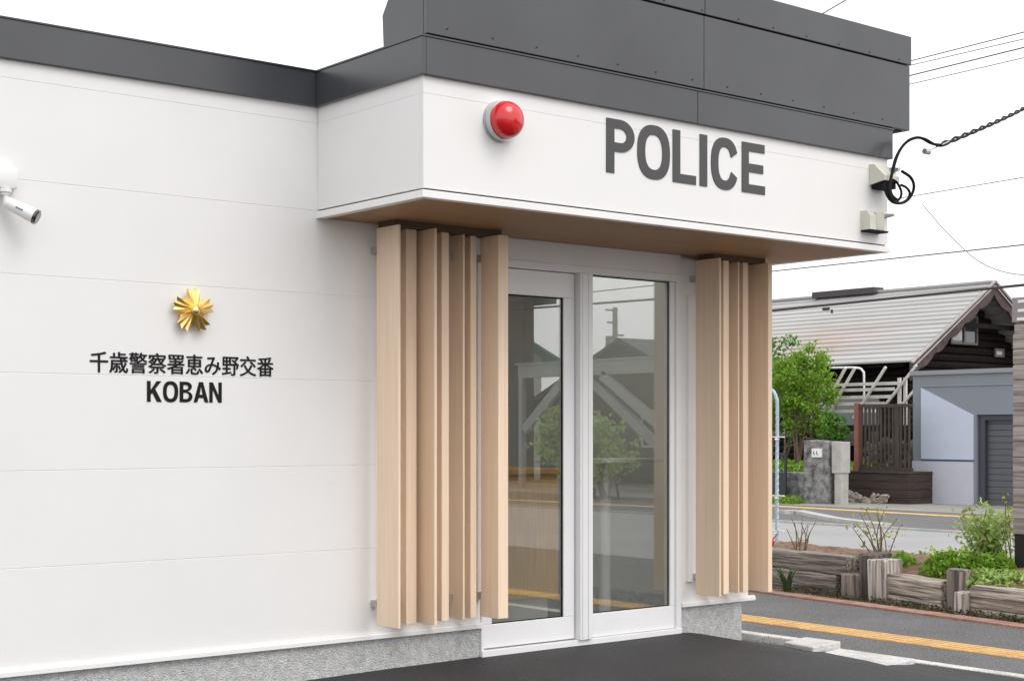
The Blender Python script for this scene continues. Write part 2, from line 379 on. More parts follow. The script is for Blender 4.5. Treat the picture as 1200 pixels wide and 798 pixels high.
# canopy band
CX, CY = 3.636, -.968
bm = BM()
box(bm, .0, CX, CY, CY + .03, 2.462, 2.9225, .0015); box(bm, .0, CX, CY, CY + .03, 2.9235, 3.05, .0015); box(bm, .002, CX - .002, CY + .002, CY + .028, 2.9, 2.94)
box(bm, 0, .03, CY + .031, -.001, 2.462, 2.9225, .0015); box(bm, 0, .03, CY + .031, -.001, 2.9235, 3.05, .0015); box(bm, .002, .028, CY + .033, -.003, 2.9, 2.94)
box(bm, CX - .03, CX, CY + .031, .12, 2.462, 3.05, .0025)
cn = obj('canopy', bm, M['white'], B)
bm = BM(); box(bm, .031, CX - .031, CY + .031, .0, 2.43, 3.06); box(bm, .012, CX - .012, CY + .012, -.0005, 2.452, 2.4625); obj('canopy_core', bm, M['darkline'], B)
bm = BM(); t = .012
box(bm, -t, CX + t, CY - t, CY + .035, 2.414, 2.452, .003); box(bm, -t, .035, CY + .0351, -.001, 2.414, 2.452, .003); box(bm, CX - .035, CX + t, CY + .0351, .13, 2.414, 2.452, .003)
obj('drip_trim', bm, M['trimw'], cn)
bm = BM(); box(bm, .034, CX - .034, CY + .034, .028, 2.419, 2.432); obj('soffit', bm, M['soffit'], cn)
# fascia (charcoal flashing) along the main wall and round the canopy
bm = BM(); z0, z1 = 3.008, 3.192
box(bm, -7, -.024, -.024, .05, z0, z1, .003)
box(bm, -.024, .0, CY - .024, .05, z0, z1, .003)
box(bm, .0005, 1.882, CY - .024, CY + .02, z0, z1, .003); box(bm, 1.885, CX + .024, CY - .024, CY + .02, z0, z1, .003)
box(bm, CX, CX + .024, CY + .021, .3, z0, z1, .003)
fa = obj('fascia', bm, M['dark'], B)
bm = BM()
box(bm, -7, -.026, -.03, .06, z1, z1 + .008); box(bm, -.03, .03, CY - .03, .06, z1, z1 + .008); box(bm, .031, CX + .03, CY - .03, CY + .06, z1, z1 + .008)
obj('fascia_cap', bm, M['dark'], fa)
# tall parapet box above the canopy
bm = BM(); PXR = 3.822
prof = [(CY + .001, 3.212), (CY + .001, 3.615), (CY + .3, 3.615), (-.73, 3.53), (-.615, 3.37), (-.625, 3.212)]
prism(bm, prof, 'x', .0, .03)
box(bm, .0, 1.922, CY - .034, CY - .0, 3.206, 3.62, .003); box(bm, 1.925, PXR, CY - .034, CY, 3.206, 3.62, .003)
box(bm, PXR - .04, PXR - .002, CY + .001, -.6, 3.206, 3.62)
pp = obj('parapet_panel', bm, M['dark'], B)
bm = BM(); box(bm, -.002, 1.922, CY - .042, -.66, 3.626, 3.81, .004); box(bm, 1.925, PXR + .008, CY - .042, -.66, 3.626, 3.81, .004); obj('cap_flashing', bm, M['dark'], pp)
bm = BM(); box(bm, .04, PXR - .05, CY - .005, -.64, 3.2, 3.625); obj('parapet_core', bm, M['darkline'], pp)
for i in range(14):
    x = .12 + i * .285
    if abs(x - 1.923) > .03 and x < PXR: bm = BM(); cyl(bm, (x, CY - .036, 3.245), .004, .006, 'y', 8); obj('screw', bm, M['screw'], pp)
for i in range(13):
    x = .1 + i * .3
    if x < PXR: bm = BM(); cyl(bm, (x, CY - .044, 3.645), .004, .006, 'y', 8); obj('screw', bm, M['screw'], pp)

# door set
bm = BM()
box(bm, 1.108, 2.75, -.012, .10, 2.245, 2.292, .003); box(bm, 1.106, 2.752, -.004, .03, 2.292, 2.419, .002)
box(bm, 2.705, 2.75, -.012, .10, .0, 2.245, .003); box(bm, 1.108, 1.128, -.006, .10, .0, 2.245, .002)
box(bm, 1.108, 2.75, -.016, .12, -.2, .004, .003)
box(bm, 1.852, 1.955, -.035, .08, .0045, 2.244, .003)
df = obj('door_frame', bm, M['alu'], B)
bm = BM(); box(bm, 1.868, 1.8705, -.0365, -.034, .01, 2.24); box(bm, 1.915, 1.9175, -.0365, -.034, .01, 2.24); obj('mullion_groove', bm, M['steel'], df)
ld = thing('x', None, None); bpy.data.objects.remove(ld)
bm = BM()                                             # sliding leaf
box(bm, 1.13, 1.845, .012, .05, .012, .15, .003); box(bm, 1.13, 1.845, .012, .05, 2.09, 2.24, .003)
box(bm, 1.757, 1.845, .012, .05, .1505, 2.0895, .003); box(bm, 1.13, 1.20, .012, .05, .1505, 2.0895, .003)
sl = obj('sliding_door', bm, M['alu'], B)
bm = BM(); box(bm, 1.2, 1.757, .028, .034, .15, 2.09); obj('glass_pane', bm, M['glass'], sl)
bm = BM()
for q in ((1.2, 1.206, .0215, .0279, .15, 2.09), (1.748, 1.757, .0215, .0279, .15, 2.09), (1.2, 1.757, .0215, .0279, 2.082, 2.09), (1.2, 1.757, .0215, .0279, .15, .156)): box(bm, *q)
obj('gasket', bm, M['black'], sl)
bm = BM()                                             # fixed leaf
box(bm, 1.956, 2.704, .005, .05, .006, .152, .003); box(bm, 1.956, 1.99, .005, .05, .1525, 2.243, .003); box(bm, 2.664, 2.704, .005, .05, .1525, 2.243, .003)
fd = obj('fixed_door', bm, M['alu'], B)
bm = BM(); box(bm, 1.99, 2.664, .026, .032, .152, 2.243); obj('glass_pane', bm, M['glass'], fd)
bm = BM()
for q in ((1.99, 1.995, .0195, .0259, .152, 2.243), (2.658, 2.664, .0195, .0259, .152, 2.243), (1.99, 2.664, .0195, .0259, 2.237, 2.243), (1.99, 2.664, .0195, .0259, .152, .157)): box(bm, *q)
obj('gasket', bm, M['black'], fd)
# interior shell
bm = BM()
box(bm, -.6, 3.249, 3.6, 3.68, 0, 2.5); box(bm, -.65, -.6, .151, 3.68, 0, 2.5); box(bm, -.6, 3.249, 1.71, 3.68, 2.5, 2.55); box(bm, -.449, 3.249, 1.71, 1.75, 2.551, 3.055); box(bm, -.5, -.45, .152, 1.75, 2.5, 3.055)  # last two boxes line the shaft of the added skylight
box(bm, 1.5, 1.62, 1.9, 2.05, 0, 2.5)
box(bm, 3.235, 3.249, .152, 2.19, 0.004, 2.49)
obj('interior_wall', bm, M['intw'], B)
bm = BM(); box(bm, -.6, 3.249, .1, 3.68, -.05, .003); obj('interior_floor', bm, M['intf'], B)

bm = BM(); box(bm, -.449, 3.249, .159, 1.699, 3.085, 3.095); obj('added_roof_light', bm, M['clear'], B)  # unseen skylight, added to bring daylight onto the counter
# timber fins
def fin(x, wd, yf, yb=-.06, zb=.221): 
    bm = BM(); box(bm, x, x + wd, yf, yb, zb, 2.386, .0025)
    return obj('slat', bm, M['slat'], B)
for x, wd, yf, *yb_ in ((.339, .014, -.27), (.474, .07, -.15), (.577, .018, -.27), (.708, .05, -.16), (.849, .013, -.17, -.035), (.926, .042, -.14), (1.023, .072, -.27, -.11),
                  (2.83, .016, -.27), (2.965, .05, -.18), (3.104, .012, -.18), (3.152, .05, -.18), (3.295, .04, -.27)): fin(x, wd, yf, *yb_)
for x0, x1 in ((.345, 1.09), (2.84, 3.33)):
    bm = BM(); box(bm, x0, x1, -.215, -.07, 2.3865, 2.4185); obj('gap_shade_bar', bm, M['plate'], B)  # dark bar added to fill the shaded gap above the fins
    for z in (.335, 2.27):
        bm = BM(); box(bm, x0, x1, -.075, -.055, z - .02, z + .02)
        for k in range(3):
            xx = x0 - .004 + (x1 - x0 - .03) * k / 2; box(bm, xx, xx + .03, -.0549, .001, z - .018, z + .018)
        obj('bracket', bm, M['steel'], B)
bm = BM(); box(bm, 2.80, 2.862, -.03, .001, .30, 2.16, .004); obj('fixing_rail', bm, M['trimw'], B)
bm = BM(); box(bm, 1.062, 1.10, -.03, .001, .30, 2.3, .004); obj('fixing_rail', bm, M['trimw'], B)

# ---------------------------------------------------------------- lettering
def arc(cx, cz, rx, rz, a0, a1, n=12): return [(cx + rx * math.cos(R(a0 + (a1 - a0) * i / n)), cz + rz * math.sin(R(a0 + (a1 - a0) * i / n))) for i in range(n + 1)]
def sup(cx, cz, rx, rz, a0, a1, n=32, e=.82):
    out = []
    for i in range(n + 1):
        t_ = R(a0 + (a1 - a0) * i / n); c, s = math.cos(t_), math.sin(t_)
        out.append((cx + rx * math.copysign(abs(c) ** e, c), cz + rz * math.copysign(abs(s) ** e, s)))
    return out
def glyph(ch, w, h, s):
    t = s * .86
    if ch == 'P': return [[(0, 0), (s, 0), (s, .40 * h)] + arc(w * .5, .70 * h, w * .5, .30 * h, -90, 90) + [(0, h)], [(s, .40 * h + t)] + arc(w * .5, .70 * h, w * .5 - s, .30 * h - t, -90, 90)[0:] + [(s, h - t)]]
    if ch == 'O': return [sup(w / 2, h / 2, w / 2, h / 2 + .012 * h, 0, 348.75, 31), sup(w / 2, h / 2, w / 2 - s, h / 2 - t, 0, 348.75, 31)]
    if ch == 'L': return [[(0, 0), (w, 0), (w, t), (s, t), (s, h), (0, h)]]
    if ch == 'I': return [[(0, 0), (w, 0), (w, h), (0, h)]]
    if ch == 'C': return [sup(w / 2, h / 2, w / 2, h / 2 + .012 * h, 24, 336, 30) + [(w - s * .98, h * .36)] + sup(w / 2, h / 2, w / 2 - s, h / 2 - t, 330, 30, 30) + [(w - s * .98, h * .64)]]
    if ch == 'E': return [[(0, 0), (w, 0), (w, t), (s, t), (s, h * .5 - t / 2), (w * .92, h * .5 - t / 2), (w * .92, h * .5 + t / 2), (s, h * .5 + t / 2), (s, h - t), (w * .98, h - t), (w * .98, h), (0, h)]]
    if ch == 'K': return [[(0, 0), (s, 0), (s, h * .33), (s * 1.5, h * .43), (w - s * 1.28, 0), (w * 1.02, 0), (s * 2.25, h * .62), (w * .99, h), (w * .99 - s * 1.32, h), (s, h * .56), (s, h), (0, h)]]
    if ch == 'B': return [[(0, 0)] + arc(w * .52, .27 * h, w * .48, .27 * h, -90, 82) + arc(w * .50, .765 * h, w * .45, .235 * h, -82, 90) + [(0, h)],
                          [(s, t)] + arc(w * .52, (t + .54 * h - t / 2) / 2, w * .48 - s, (.54 * h - t * 1.5) / 2, -90, 90) + [(s, .54 * h - t / 2)],
                          [(s, .54 * h + t / 2)] + arc(w * .50, (h - t + .54 * h + t / 2) / 2, w * .45 - s, (.46 * h - t * 1.5) / 2, -90, 90) + [(s, h - t)]]
    if ch == 'A': return [[(0, 0), (s, 0), (s * 1.45, h * .22), (w - s * 1.45, h * .22), (w - s, 0), (w, 0), (w / 2 + s * .58, h), (w / 2 - s * .58, h)], [(s * 1.72, h * .22 + t), (w / 2, h * .82), (w - s * 1.72, h * .22 + t)]]
    if ch == 'N': return [[(0, 0), (s * .95, 0), (s * .95, h * .66), (w - s, 0), (w, 0), (w, h), (w - s * .95, h), (w - s * .95, h * .34), (s, h), (0, h)]]
Lt = thing('sign_lettering', 'large dark grey letters reading POLICE across the white canopy front', 'lettering', (1.204, -.968, 2.664))
for ch, x0, x1 in (('P', 1.204, 1.412), ('O', 1.434, 1.683), ('L', 1.706, 1.89), ('I', 1.921, 1.981), ('C', 2.014, 2.238), ('E', 2.271, 2.47)):
    obj('letter', filled(glyph(ch, x1 - x0, .292, .058), 1, 1, x0, 2.666, -.9705, .005), M['letter'], Lt)
Lk = thing('sign_lettering', 'black letters reading KOBAN low on the white wall', 'lettering', (-.985, 0, 1.424))
for ch, x0, x1 in (('K', -.985, -.907), ('O', -.899, -.817), ('B', -.808, -.738), ('A', -.731, -.649), ('N', -.643, -.573)):
    obj('letter', filled(glyph(ch, x1 - x0, .103, .0192), 1, 1, x0, 1.425, -.002, .003), M['letterb'], Lk)
GL = [('千',[[[278,290],[210,273],[125,260],[37,250],[40,243],[43,235],[44,227],[82,230],[121,235],[160,240],[160,156],[18,156],[18,130],[160,130],[160,-28],[188,-28],[188,130],[332,130],[332,156],[188,156],[188,244],[228,251],[265,259],[298,268]]]),
('歳',[[[163,75],[174,56],[182,37],[188,21],[207,29],[201,45],[191,63],[181,81]],[[93,81],[85,59],[76,39],[64,21],[70,18],[76,13],[81,10],[94,29],[105,52],[113,77]],[[78,278],[78,221],[21,221],[21,199],[203,199],[203,188],[204,177],[205,167],[41,167],[41,107],[39,68],[31,26],[11,-13],[18,-18],[26,-23],[32,-29],[53,15],[63,63],[65,107],[65,145],[208,145],[216,107],[226,72],[238,41],[219,21],[197,5],[174,-10],[180,-16],[187,-22],[192,-28],[212,-15],[231,1],[249,18],[266,-7],[285,-23],[304,-29],[321,-24],[332,-4],[338,34],[331,37],[324,41],[318,46],[316,16],[312,0],[305,-6],[293,0],[279,14],[265,37],[283,64],[299,93],[311,125],[288,130],[279,106],[268,83],[255,62],[246,87],[238,115],[232,145],[328,145],[328,167],[302,167],[306,170],[295,179],[281,189],[266,199],[330,199],[330,221],[193,221],[193,250],[296,250],[296,270],[193,270],[193,294],[167,294],[167,221],[103,221],[103,278]],[[246,190],[258,183],[269,175],[279,167],[229,167],[228,177],[227,188],[227,199],[258,199]],[[81,119],[81,98],[128,98],[128,1],[128,-1],[127,-2],[124,-2],[119,-3],[110,-3],[99,-2],[102,-9],[104,-17],[106,-23],[120,-23],[132,-22],[141,-20],[147,-15],[149,-8],[150,1],[150,98],[197,98],[197,119]]]),
('警',[[[67,68],[67,53],[284,53],[284,68]],[[67,99],[67,83],[284,83],[284,99]],[[65,37],[65,-28],[90,-28],[90,-18],[262,-18],[262,-28],[287,-28],[287,37]],[[90,-2],[90,22],[262,22],[262,-2]],[[155,150],[158,145],[161,138],[164,132],[24,132],[24,114],[326,114],[326,132],[192,132],[188,140],[183,149],[178,157]],[[53,251],[43,234],[30,216],[12,201],[17,197],[23,192],[27,187],[32,191],[37,195],[41,199],[41,151],[60,151],[60,160],[113,160],[115,156],[116,151],[117,147],[126,146],[135,146],[141,147],[148,148],[153,150],[158,154],[163,166],[167,189],[169,229],[170,233],[170,236],[170,238],[69,238],[74,248],[69,249],[83,249],[83,261],[122,261],[122,249],[145,249],[145,261],[185,261],[185,278],[145,278],[145,294],[122,294],[122,278],[83,278],[83,294],[60,294],[60,278],[19,278],[19,261],[60,261],[60,250]],[[223,295],[210,265],[193,239],[172,218],[178,214],[184,209],[189,204],[197,212],[205,220],[212,229],[220,215],[230,203],[240,191],[223,181],[204,172],[183,166],[188,160],[193,153],[197,147],[218,155],[238,165],[256,176],[276,163],[298,152],[322,143],[326,150],[331,157],[336,163],[314,170],[292,179],[273,191],[287,207],[299,225],[308,246],[332,246],[332,265],[234,265],[238,273],[241,281],[244,290]],[[284,246],[277,231],[268,217],[257,204],[245,217],[234,231],[225,246]],[[147,222],[144,193],[142,175],[139,167],[137,165],[134,164],[131,164],[122,165],[122,211],[52,211],[60,222]],[[60,196],[103,196],[103,175],[60,175]]]),
('察',[[[102,52],[79,31],[51,12],[21,-2],[27,-8],[34,-16],[39,-22],[70,-4],[101,18],[126,43]],[[223,37],[255,18],[286,-1],[310,-19],[328,-1],[303,16],[272,35],[241,53]],[[48,143],[57,136],[66,128],[75,120],[55,109],[35,99],[14,92],[19,86],[24,79],[28,73],[59,86],[89,104],[117,125],[117,110],[237,110],[237,127],[262,109],[291,95],[322,83],[327,91],[332,98],[338,105],[310,113],[284,125],[261,139],[279,159],[296,181],[310,204],[295,214],[290,213],[200,213],[197,220],[194,227],[192,235],[171,229],[187,192],[207,160],[232,132],[124,132],[144,154],[160,179],[173,207],[159,214],[154,213],[150,213],[108,213],[112,219],[116,225],[120,231],[96,235],[78,209],[51,183],[15,160],[21,156],[26,150],[30,144],[55,160],[76,177],[94,195],[144,195],[138,183],[130,173],[123,162],[114,169],[105,175],[96,181],[82,169],[92,162],[101,155],[110,148],[104,143],[98,137],[91,132],[83,139],[74,146],[64,153]],[[212,192],[276,192],[266,178],[256,165],[245,153],[232,165],[222,178]],[[56,83],[56,60],[166,60],[166,2],[165,-1],[163,-3],[160,-4],[151,-4],[137,-4],[118,-4],[121,-11],[124,-18],[126,-26],[148,-26],[166,-25],[178,-22],[186,-18],[190,-10],[192,1],[192,60],[294,60],[294,83]],[[153,290],[158,282],[162,273],[166,265],[24,265],[24,211],[49,211],[49,243],[300,243],[300,211],[326,211],[326,265],[195,265],[190,275],[185,286],[179,296]]]),
('署',[[[228,261],[287,261],[287,227],[228,227]],[[145,261],[203,261],[203,227],[145,227]],[[65,261],[121,261],[121,227],[65,227]],[[292,196],[281,185],[269,175],[256,165],[256,183],[177,183],[177,208],[313,208],[313,280],[40,280],[40,208],[152,208],[152,183],[55,183],[55,162],[152,162],[152,136],[20,136],[20,114],[163,114],[114,95],[63,79],[12,67],[17,60],[22,51],[25,44],[48,50],[71,56],[93,63],[93,-28],[118,-28],[118,-16],[273,-16],[273,-27],[299,-27],[299,90],[166,90],[183,98],[200,106],[216,114],[331,114],[331,136],[254,136],[275,150],[295,166],[313,182]],[[209,136],[177,136],[177,162],[252,162],[238,153],[224,144]],[[118,29],[273,29],[273,4],[118,4]],[[118,48],[118,71],[273,71],[273,48]]]),
('恵',[[[106,68],[106,11],[110,-10],[124,-21],[151,-23],[170,-23],[199,-23],[218,-23],[241,-19],[253,-4],[258,27],[250,29],[242,32],[235,36],[233,13],[227,3],[216,1],[197,1],[171,1],[153,1],[140,1],[133,4],[132,11],[132,68]],[[251,58],[276,35],[298,10],[313,-14],[336,-1],[320,23],[298,48],[272,71]],[[62,69],[51,42],[35,18],[14,0],[34,-17],[57,4],[73,31],[84,60]],[[79,145],[161,145],[161,116],[79,116]],[[187,145],[270,145],[270,116],[187,116]],[[79,194],[161,194],[161,165],[79,165]],[[187,194],[270,194],[270,165],[187,165]],[[28,264],[28,241],[161,241],[161,215],[55,215],[55,95],[146,95],[130,81],[154,67],[176,51],[193,35],[211,53],[194,68],[173,83],[150,95],[296,95],[296,215],[187,215],[187,241],[321,241],[321,264],[187,264],[187,294],[161,294],[161,264]]]),
('み',[[[297,180],[269,183],[269,173],[269,162],[269,151],[268,142],[267,134],[265,125],[236,137],[204,147],[169,153],[184,186],[198,215],[209,237],[212,241],[215,245],[218,249],[201,263],[196,261],[190,260],[183,259],[161,258],[130,256],[104,256],[96,256],[87,256],[78,257],[79,228],[88,229],[97,230],[105,230],[128,232],[157,233],[178,234],[167,210],[154,182],[142,154],[81,141],[40,108],[25,61],[31,36],[47,19],[71,13],[87,16],[102,23],[115,37],[129,63],[144,96],[159,129],[195,123],[228,112],[259,97],[243,60],[213,26],[167,-2],[190,-21],[234,7],[264,41],[283,83],[296,74],[308,65],[319,55],[332,85],[320,94],[306,103],[290,112],[293,133],[295,156]],[[131,130],[118,101],[106,74],[93,53],[86,46],[79,42],[72,41],[61,44],[54,52],[51,65],[60,94],[87,118]]]),
('野',[[[47,196],[90,196],[90,157],[47,157]],[[112,196],[154,196],[154,157],[112,157]],[[47,255],[90,255],[90,217],[47,217]],[[112,255],[154,255],[154,217],[112,217]],[[13,11],[17,-15],[67,-7],[125,1],[186,11],[186,34],[113,24],[113,72],[177,72],[177,96],[113,96],[113,136],[177,136],[177,277],[25,277],[25,136],[88,136],[88,96],[25,96],[25,72],[88,72],[88,21]],[[202,215],[228,199],[254,182],[276,164],[184,164],[184,138],[241,138],[241,5],[240,1],[238,-1],[234,-2],[224,-2],[209,-2],[189,-1],[193,-10],[196,-19],[197,-28],[221,-27],[239,-26],[253,-23],[261,-18],[266,-9],[267,4],[267,138],[308,138],[302,118],[295,99],[288,82],[310,76],[320,101],[330,130],[340,160],[322,165],[317,164],[297,164],[304,171],[295,179],[284,188],[272,197],[295,218],[316,241],[334,266],[317,277],[311,276],[188,276],[188,252],[292,252],[281,237],[268,223],[254,210],[242,218],[230,225],[219,231]]]),
('交',[[[111,209],[86,182],[56,158],[25,137],[31,131],[39,124],[45,118],[77,141],[109,169],[137,199]],[[216,194],[250,169],[282,141],[306,116],[328,134],[303,158],[270,185],[237,209]],[[123,148],[100,140],[115,108],[134,79],[157,53],[117,28],[70,9],[16,-5],[22,-12],[28,-21],[33,-29],[86,-12],[134,9],[176,36],[217,9],[264,-12],[319,-26],[323,-18],[329,-9],[335,-2],[282,10],[236,29],[196,53],[219,79],[238,108],[255,142],[228,150],[215,119],[197,93],[176,70],[155,93],[137,119]],[[146,289],[155,274],[163,259],[170,245],[23,245],[23,220],[326,220],[326,245],[181,245],[197,252],[190,266],[181,282],[171,297]]]),
('番',[[[161,196],[109,196],[123,202],[116,217],[106,233],[95,248],[117,249],[139,251],[161,252]],[[72,240],[82,226],[91,211],[97,196],[21,196],[21,174],[134,174],[97,147],[55,123],[12,106],[18,100],[24,92],[29,85],[41,90],[54,95],[66,102],[66,-28],[91,-28],[91,-16],[263,-16],[263,-27],[289,-27],[289,100],[300,96],[311,92],[321,88],[326,95],[333,103],[339,110],[295,126],[252,148],[215,174],[329,174],[329,196],[249,196],[260,212],[271,229],[282,247],[254,255],[246,237],[235,217],[225,200],[236,196],[187,196],[187,255],[227,259],[265,264],[298,270],[280,290],[212,279],[128,271],[41,266],[43,260],[45,253],[47,246],[93,248]],[[161,169],[161,113],[187,113],[187,171],[213,147],[243,126],[276,107],[77,107],[108,126],[136,147]],[[91,37],[162,37],[162,5],[91,5]],[[91,56],[91,86],[162,86],[162,56]],[[263,37],[263,5],[187,5],[187,37]],[[263,56],[187,56],[187,86],[263,86]]])]
def embolden(loops, d):
    def area(p): return sum(a[0] * b[1] - b[0] * a[1] for a, b in zip(p, p[1:] + p[:1])) / 2
    def inside(q, p):
        c = False
        for a, b in zip(p, p[1:] + p[:1]):
            if (a[1] > q[1]) != (b[1] > q[1]) and q[0] < (b[0] - a[0]) * (q[1] - a[1]) / (b[1] - a[1]) + a[0]: c = not c
        return c
    out = []
    for i, p in enumerate(loops):
        dep = sum(inside(p[0], q) for j, q in enumerate(loops) if j != i)
        if (area(p) > 0) != (dep % 2 == 0): p = p[::-1]
        n = len(p); o = []
        for k in range(n):
            a, b, c = Vector(p[k - 1]), Vector(p[k]), Vector(p[(k + 1) % n])
            e1 = (b - a); e2 = (c - b)
            if e1.length < 1e-6 or e2.length < 1e-6: o.append(tuple(b)); continue
            n1 = Vector((e1.y, -e1.x)).normalized(); n2 = Vector((e2.y, -e2.x)).normalized()
            m_ = (n1 + n2); 
            if m_.length < .3: o.append(tuple(b + n1 * d)); continue
            m_.normalize(); o.append(tuple(b + m_ * (d / max(.55, m_.dot(n1)))))
        out.append(o)
    return out
Lj = thing('sign_lettering', 'row of ten black Japanese characters under the gold emblem', 'lettering', (-1.283, 0, 1.565))
for i, (ch, loops) in enumerate(GL):
    bm = BM()
    for q, (ox, oz) in enumerate(((0, 0), (-.0016, 0), (.0016, 0), (0, .0009), (0, -.0009))):
        b2 = filled(loops, .000289, .000312, -1.286 + .1018 * i + ox, 1.5735 + oz, -.0018 - .0002 * q, .003)
        tm = bpy.data.meshes.new('t'); b2.to_mesh(tm); b2.free(); bm.from_mesh(tm); bpy.data.meshes.remove(tm)
    obj('letter', bm, M['letterb'], Lj)

# ---------------------------------------------------------------- gold emblem: five fanned arms of three rays each
bm = BM(); rings = []
hub = bm.verts.new((0, 0, .046)); pts = []
for k in range(5):
    a0 = 90 + 72 * k
    for da, rr, hh in ((-36, .069, .004), (-25, .084, .022), (-18, .114, .034), (-9, .100, .019), (0, .118, .038), (9, .100, .019), (18, .114, .034), (25, .084, .022)):
        pts.append((a0 + da, rr, hh))
outer = [bm.verts.new((rr * math.cos(R(a)), rr * math.sin(R(a)), hh * .5)) for a, rr, hh in pts]
back = [bm.verts.new((rr * .93 * math.cos(R(a)), rr * .93 * math.sin(R(a)), hh * .5 - .016)) for a, rr, hh in pts]
mid = [bm.verts.new((.026 * math.cos(R(a)), .026 * math.sin(R(a)), .020 + hh * .5)) for a, rr, hh in pts]
n = len(pts)
for i in range(n):
    j = (i + 1) % n
    bm.faces.new((mid[i], outer[i], outer[j], mid[j])); bm.faces.new((hub, mid[i], mid[j])); bm.faces.new((outer[i], back[i], back[j], outer[j]))
bm.faces.new(back[::-1])
bmesh.ops.recalc_face_normals(bm, faces=bm.faces)
Em = thing('police_emblem', 'gold five-armed star emblem with fanned rays on the white wall', 'emblem', (-.752, 0, 1.884))
for v in bm.verts: v.co = Vector((v.co.x + -.752, -v.co.z - .028, v.co.y + 1.884))
obj('star', bm, M['gold'], Em)
bm = BM(); bmesh.ops.create_uvsphere(bm, u_segments=20, v_segments=12, radius=.023, matrix=Matrix.Translation((-.752, -.066, 1.884)) @ Matrix.Diagonal((1, .7, 1, 1))); obj('boss', bm, M['gold'], Em, smooth=True)
for dx, dz in ((-.03, -.03), (.03, -.03), (0, .045)): bm = BM(); cyl(bm, (-.752 + dx, -.013, 1.884 + dz), .005, .03, 'y', 8); obj('standoff', bm, M['gold'], Em)

# ---------------------------------------------------------------- red lamp
Lm = thing('police_lamp', 'round red lamp with a silver collar on the canopy front', 'lamp', (.47, -.968, 2.84))
bm = BM(); cyl(bm, (.47, -.994, 2.84), .1, .052, 'y', 40); autosmooth(obj('collar', bm, M['chrome'], Lm))
bm = BM(); cyl(bm, (.47, -.975, 2.84), .1035, .012, 'y', 40); autosmooth(obj('base_ring', bm, M['steel'], Lm))
bm = BM(); pr = [(.095, 0), (.094, .018), (.089, .038), (.078, .056), (.060, .071), (.034, .081), (.015, .084), (.0001, .085)]
vv = [[bm.verts.new((.47 + r_ * math.cos(2 * math.pi * k / 40), -1.020 - d_, 2.84 + r_ * math.sin(2 * math.pi * k / 40))) for k in range(40)] for r_, d_ in pr]
for a, b in zip(vv, vv[1:]):
    for k in range(40): bm.faces.new((a[k], a[(k + 1) % 40], b[(k + 1) % 40], b[k]))
bmesh.ops.recalc_face_normals(bm, faces=bm.faces); obj('dome', bm, M['red'], Lm, smooth=True)

# ---------------------------------------------------------------- security camera
Sc = thing('security_camera', 'white bullet security camera under a junction box on the wall', 'camera', (-1.72, 0, 2.25))
bm = BM(); box(bm, -1.86, -1.652, -.055, .0, 2.40, 2.50, .012); autosmooth(obj('junction_box', bm, M['plast'], Sc))
bm = BM(); cyl(bm, (-1.71, -.035, 2.392), .03, .016, 'z', 20); cyl(bm, (-1.71, -.035, 2.378), .02, .016, 'z', 16); cyl(bm, (-1.708, -.04, 2.345), .012, .055, 'z', 12); autosmooth(obj('mount', bm, M['plast'], Sc))
ca, cb = Vector((-1.705, -.05, 2.335)), Vector((-1.605, -.125, 2.272)); cd = (cb - ca).normalized()
bm = BM(); Mx = Matrix.Translation((ca + cb) / 2) @ cd.to_track_quat('Z', 'Y').to_matrix().to_4x4()
bmesh.ops.create_cone(bm, cap_ends=True, segments=28, radius1=.028, radius2=.034, depth=(cb - ca).length, matrix=Mx); autosmooth(obj('camera_body', bm, M['plast'], Sc))
bm = BM(); bmesh.ops.create_cone(bm, cap_ends=True, segments=28, radius1=.036, radius2=.036, depth=.012, matrix=Matrix.Translation(cb + cd * .007) @ cd.to_track_quat('Z', 'Y').to_matrix().to_4x4())
bmesh.ops.create_cone(bm, cap_ends=True, segments=28, radius1=.028, radius2=.028, depth=.004, matrix=Matrix.Translation(cb + cd * .016) @ cd.to_track_quat('Z', 'Y').to_matrix().to_4x4()); obj('lens', bm, M['lens'], Sc)
sd_ = cd.cross(Vector((0, 0, 1))).normalized(); toc = (cam.location - (ca + cb) / 2).normalized(); toc = (toc - cd * toc.dot(cd)).normalized(); sid = cd.cross(toc)
bm = BM()
for k in range(3):
    c0 = ca.lerp(cb, .42 + k * .09) + toc * .0325; obox(bm, c0 - cd * .005, c0 + cd * .005, .006, .0016, up=toc)
obj('maker_mark', bm, M['letter'], Sc)

# ---------------------------------------------------------------- cable entry and service drop
Eb = thing('cable_hood', 'cream wedge-shaped cable entry hood at the canopy corner', 'cable box', (3.54, CY, 2.83))
bm = BM(); prism(bm, [(-.969, 2.955), (-1.0, 2.955), (-1.085, 2.875), (-1.085, 2.845), (-.969, 2.825)], 'x', 3.45, 3.60); autosmooth(obj('hood', bm, M['cream'], Eb))
bm = BM(); box(bm, 3.465, 3.585, -1.07, -.975, 2.80, 2.845); obj('opening', bm, M['black'], Eb)
Vb = thing('conduit_cover', 'small cream conduit cover low on the canopy beside its edge', 'cable box', (3.45, CY, 2.5))
bm = BM(); prism(bm, [(-.969, 2.655), (-1.012, 2.655), (-1.04, 2.62), (-1.04, 2.535), (-.969, 2.535)], 'x', 3.365, 3.425); box(bm, 3.44, 3.53, -1.03, -.969, 2.535, 2.655, .012); autosmooth(obj('cover', bm, M['cream'], Vb))
bm = BM(); box(bm, 3.365, 3.545, -1.045, -.969, 2.524, 2.5345); obj('base_plate', bm, M['black'], Vb)
bm = BM(); cyl(bm, (3.615, -1.0, 2.645), .016, .07, 'y', 10, .008); tag(obj('wall_hook', bm, M['steel']), 'small grey hook screwed into the canopy at its right edge', 'hook')
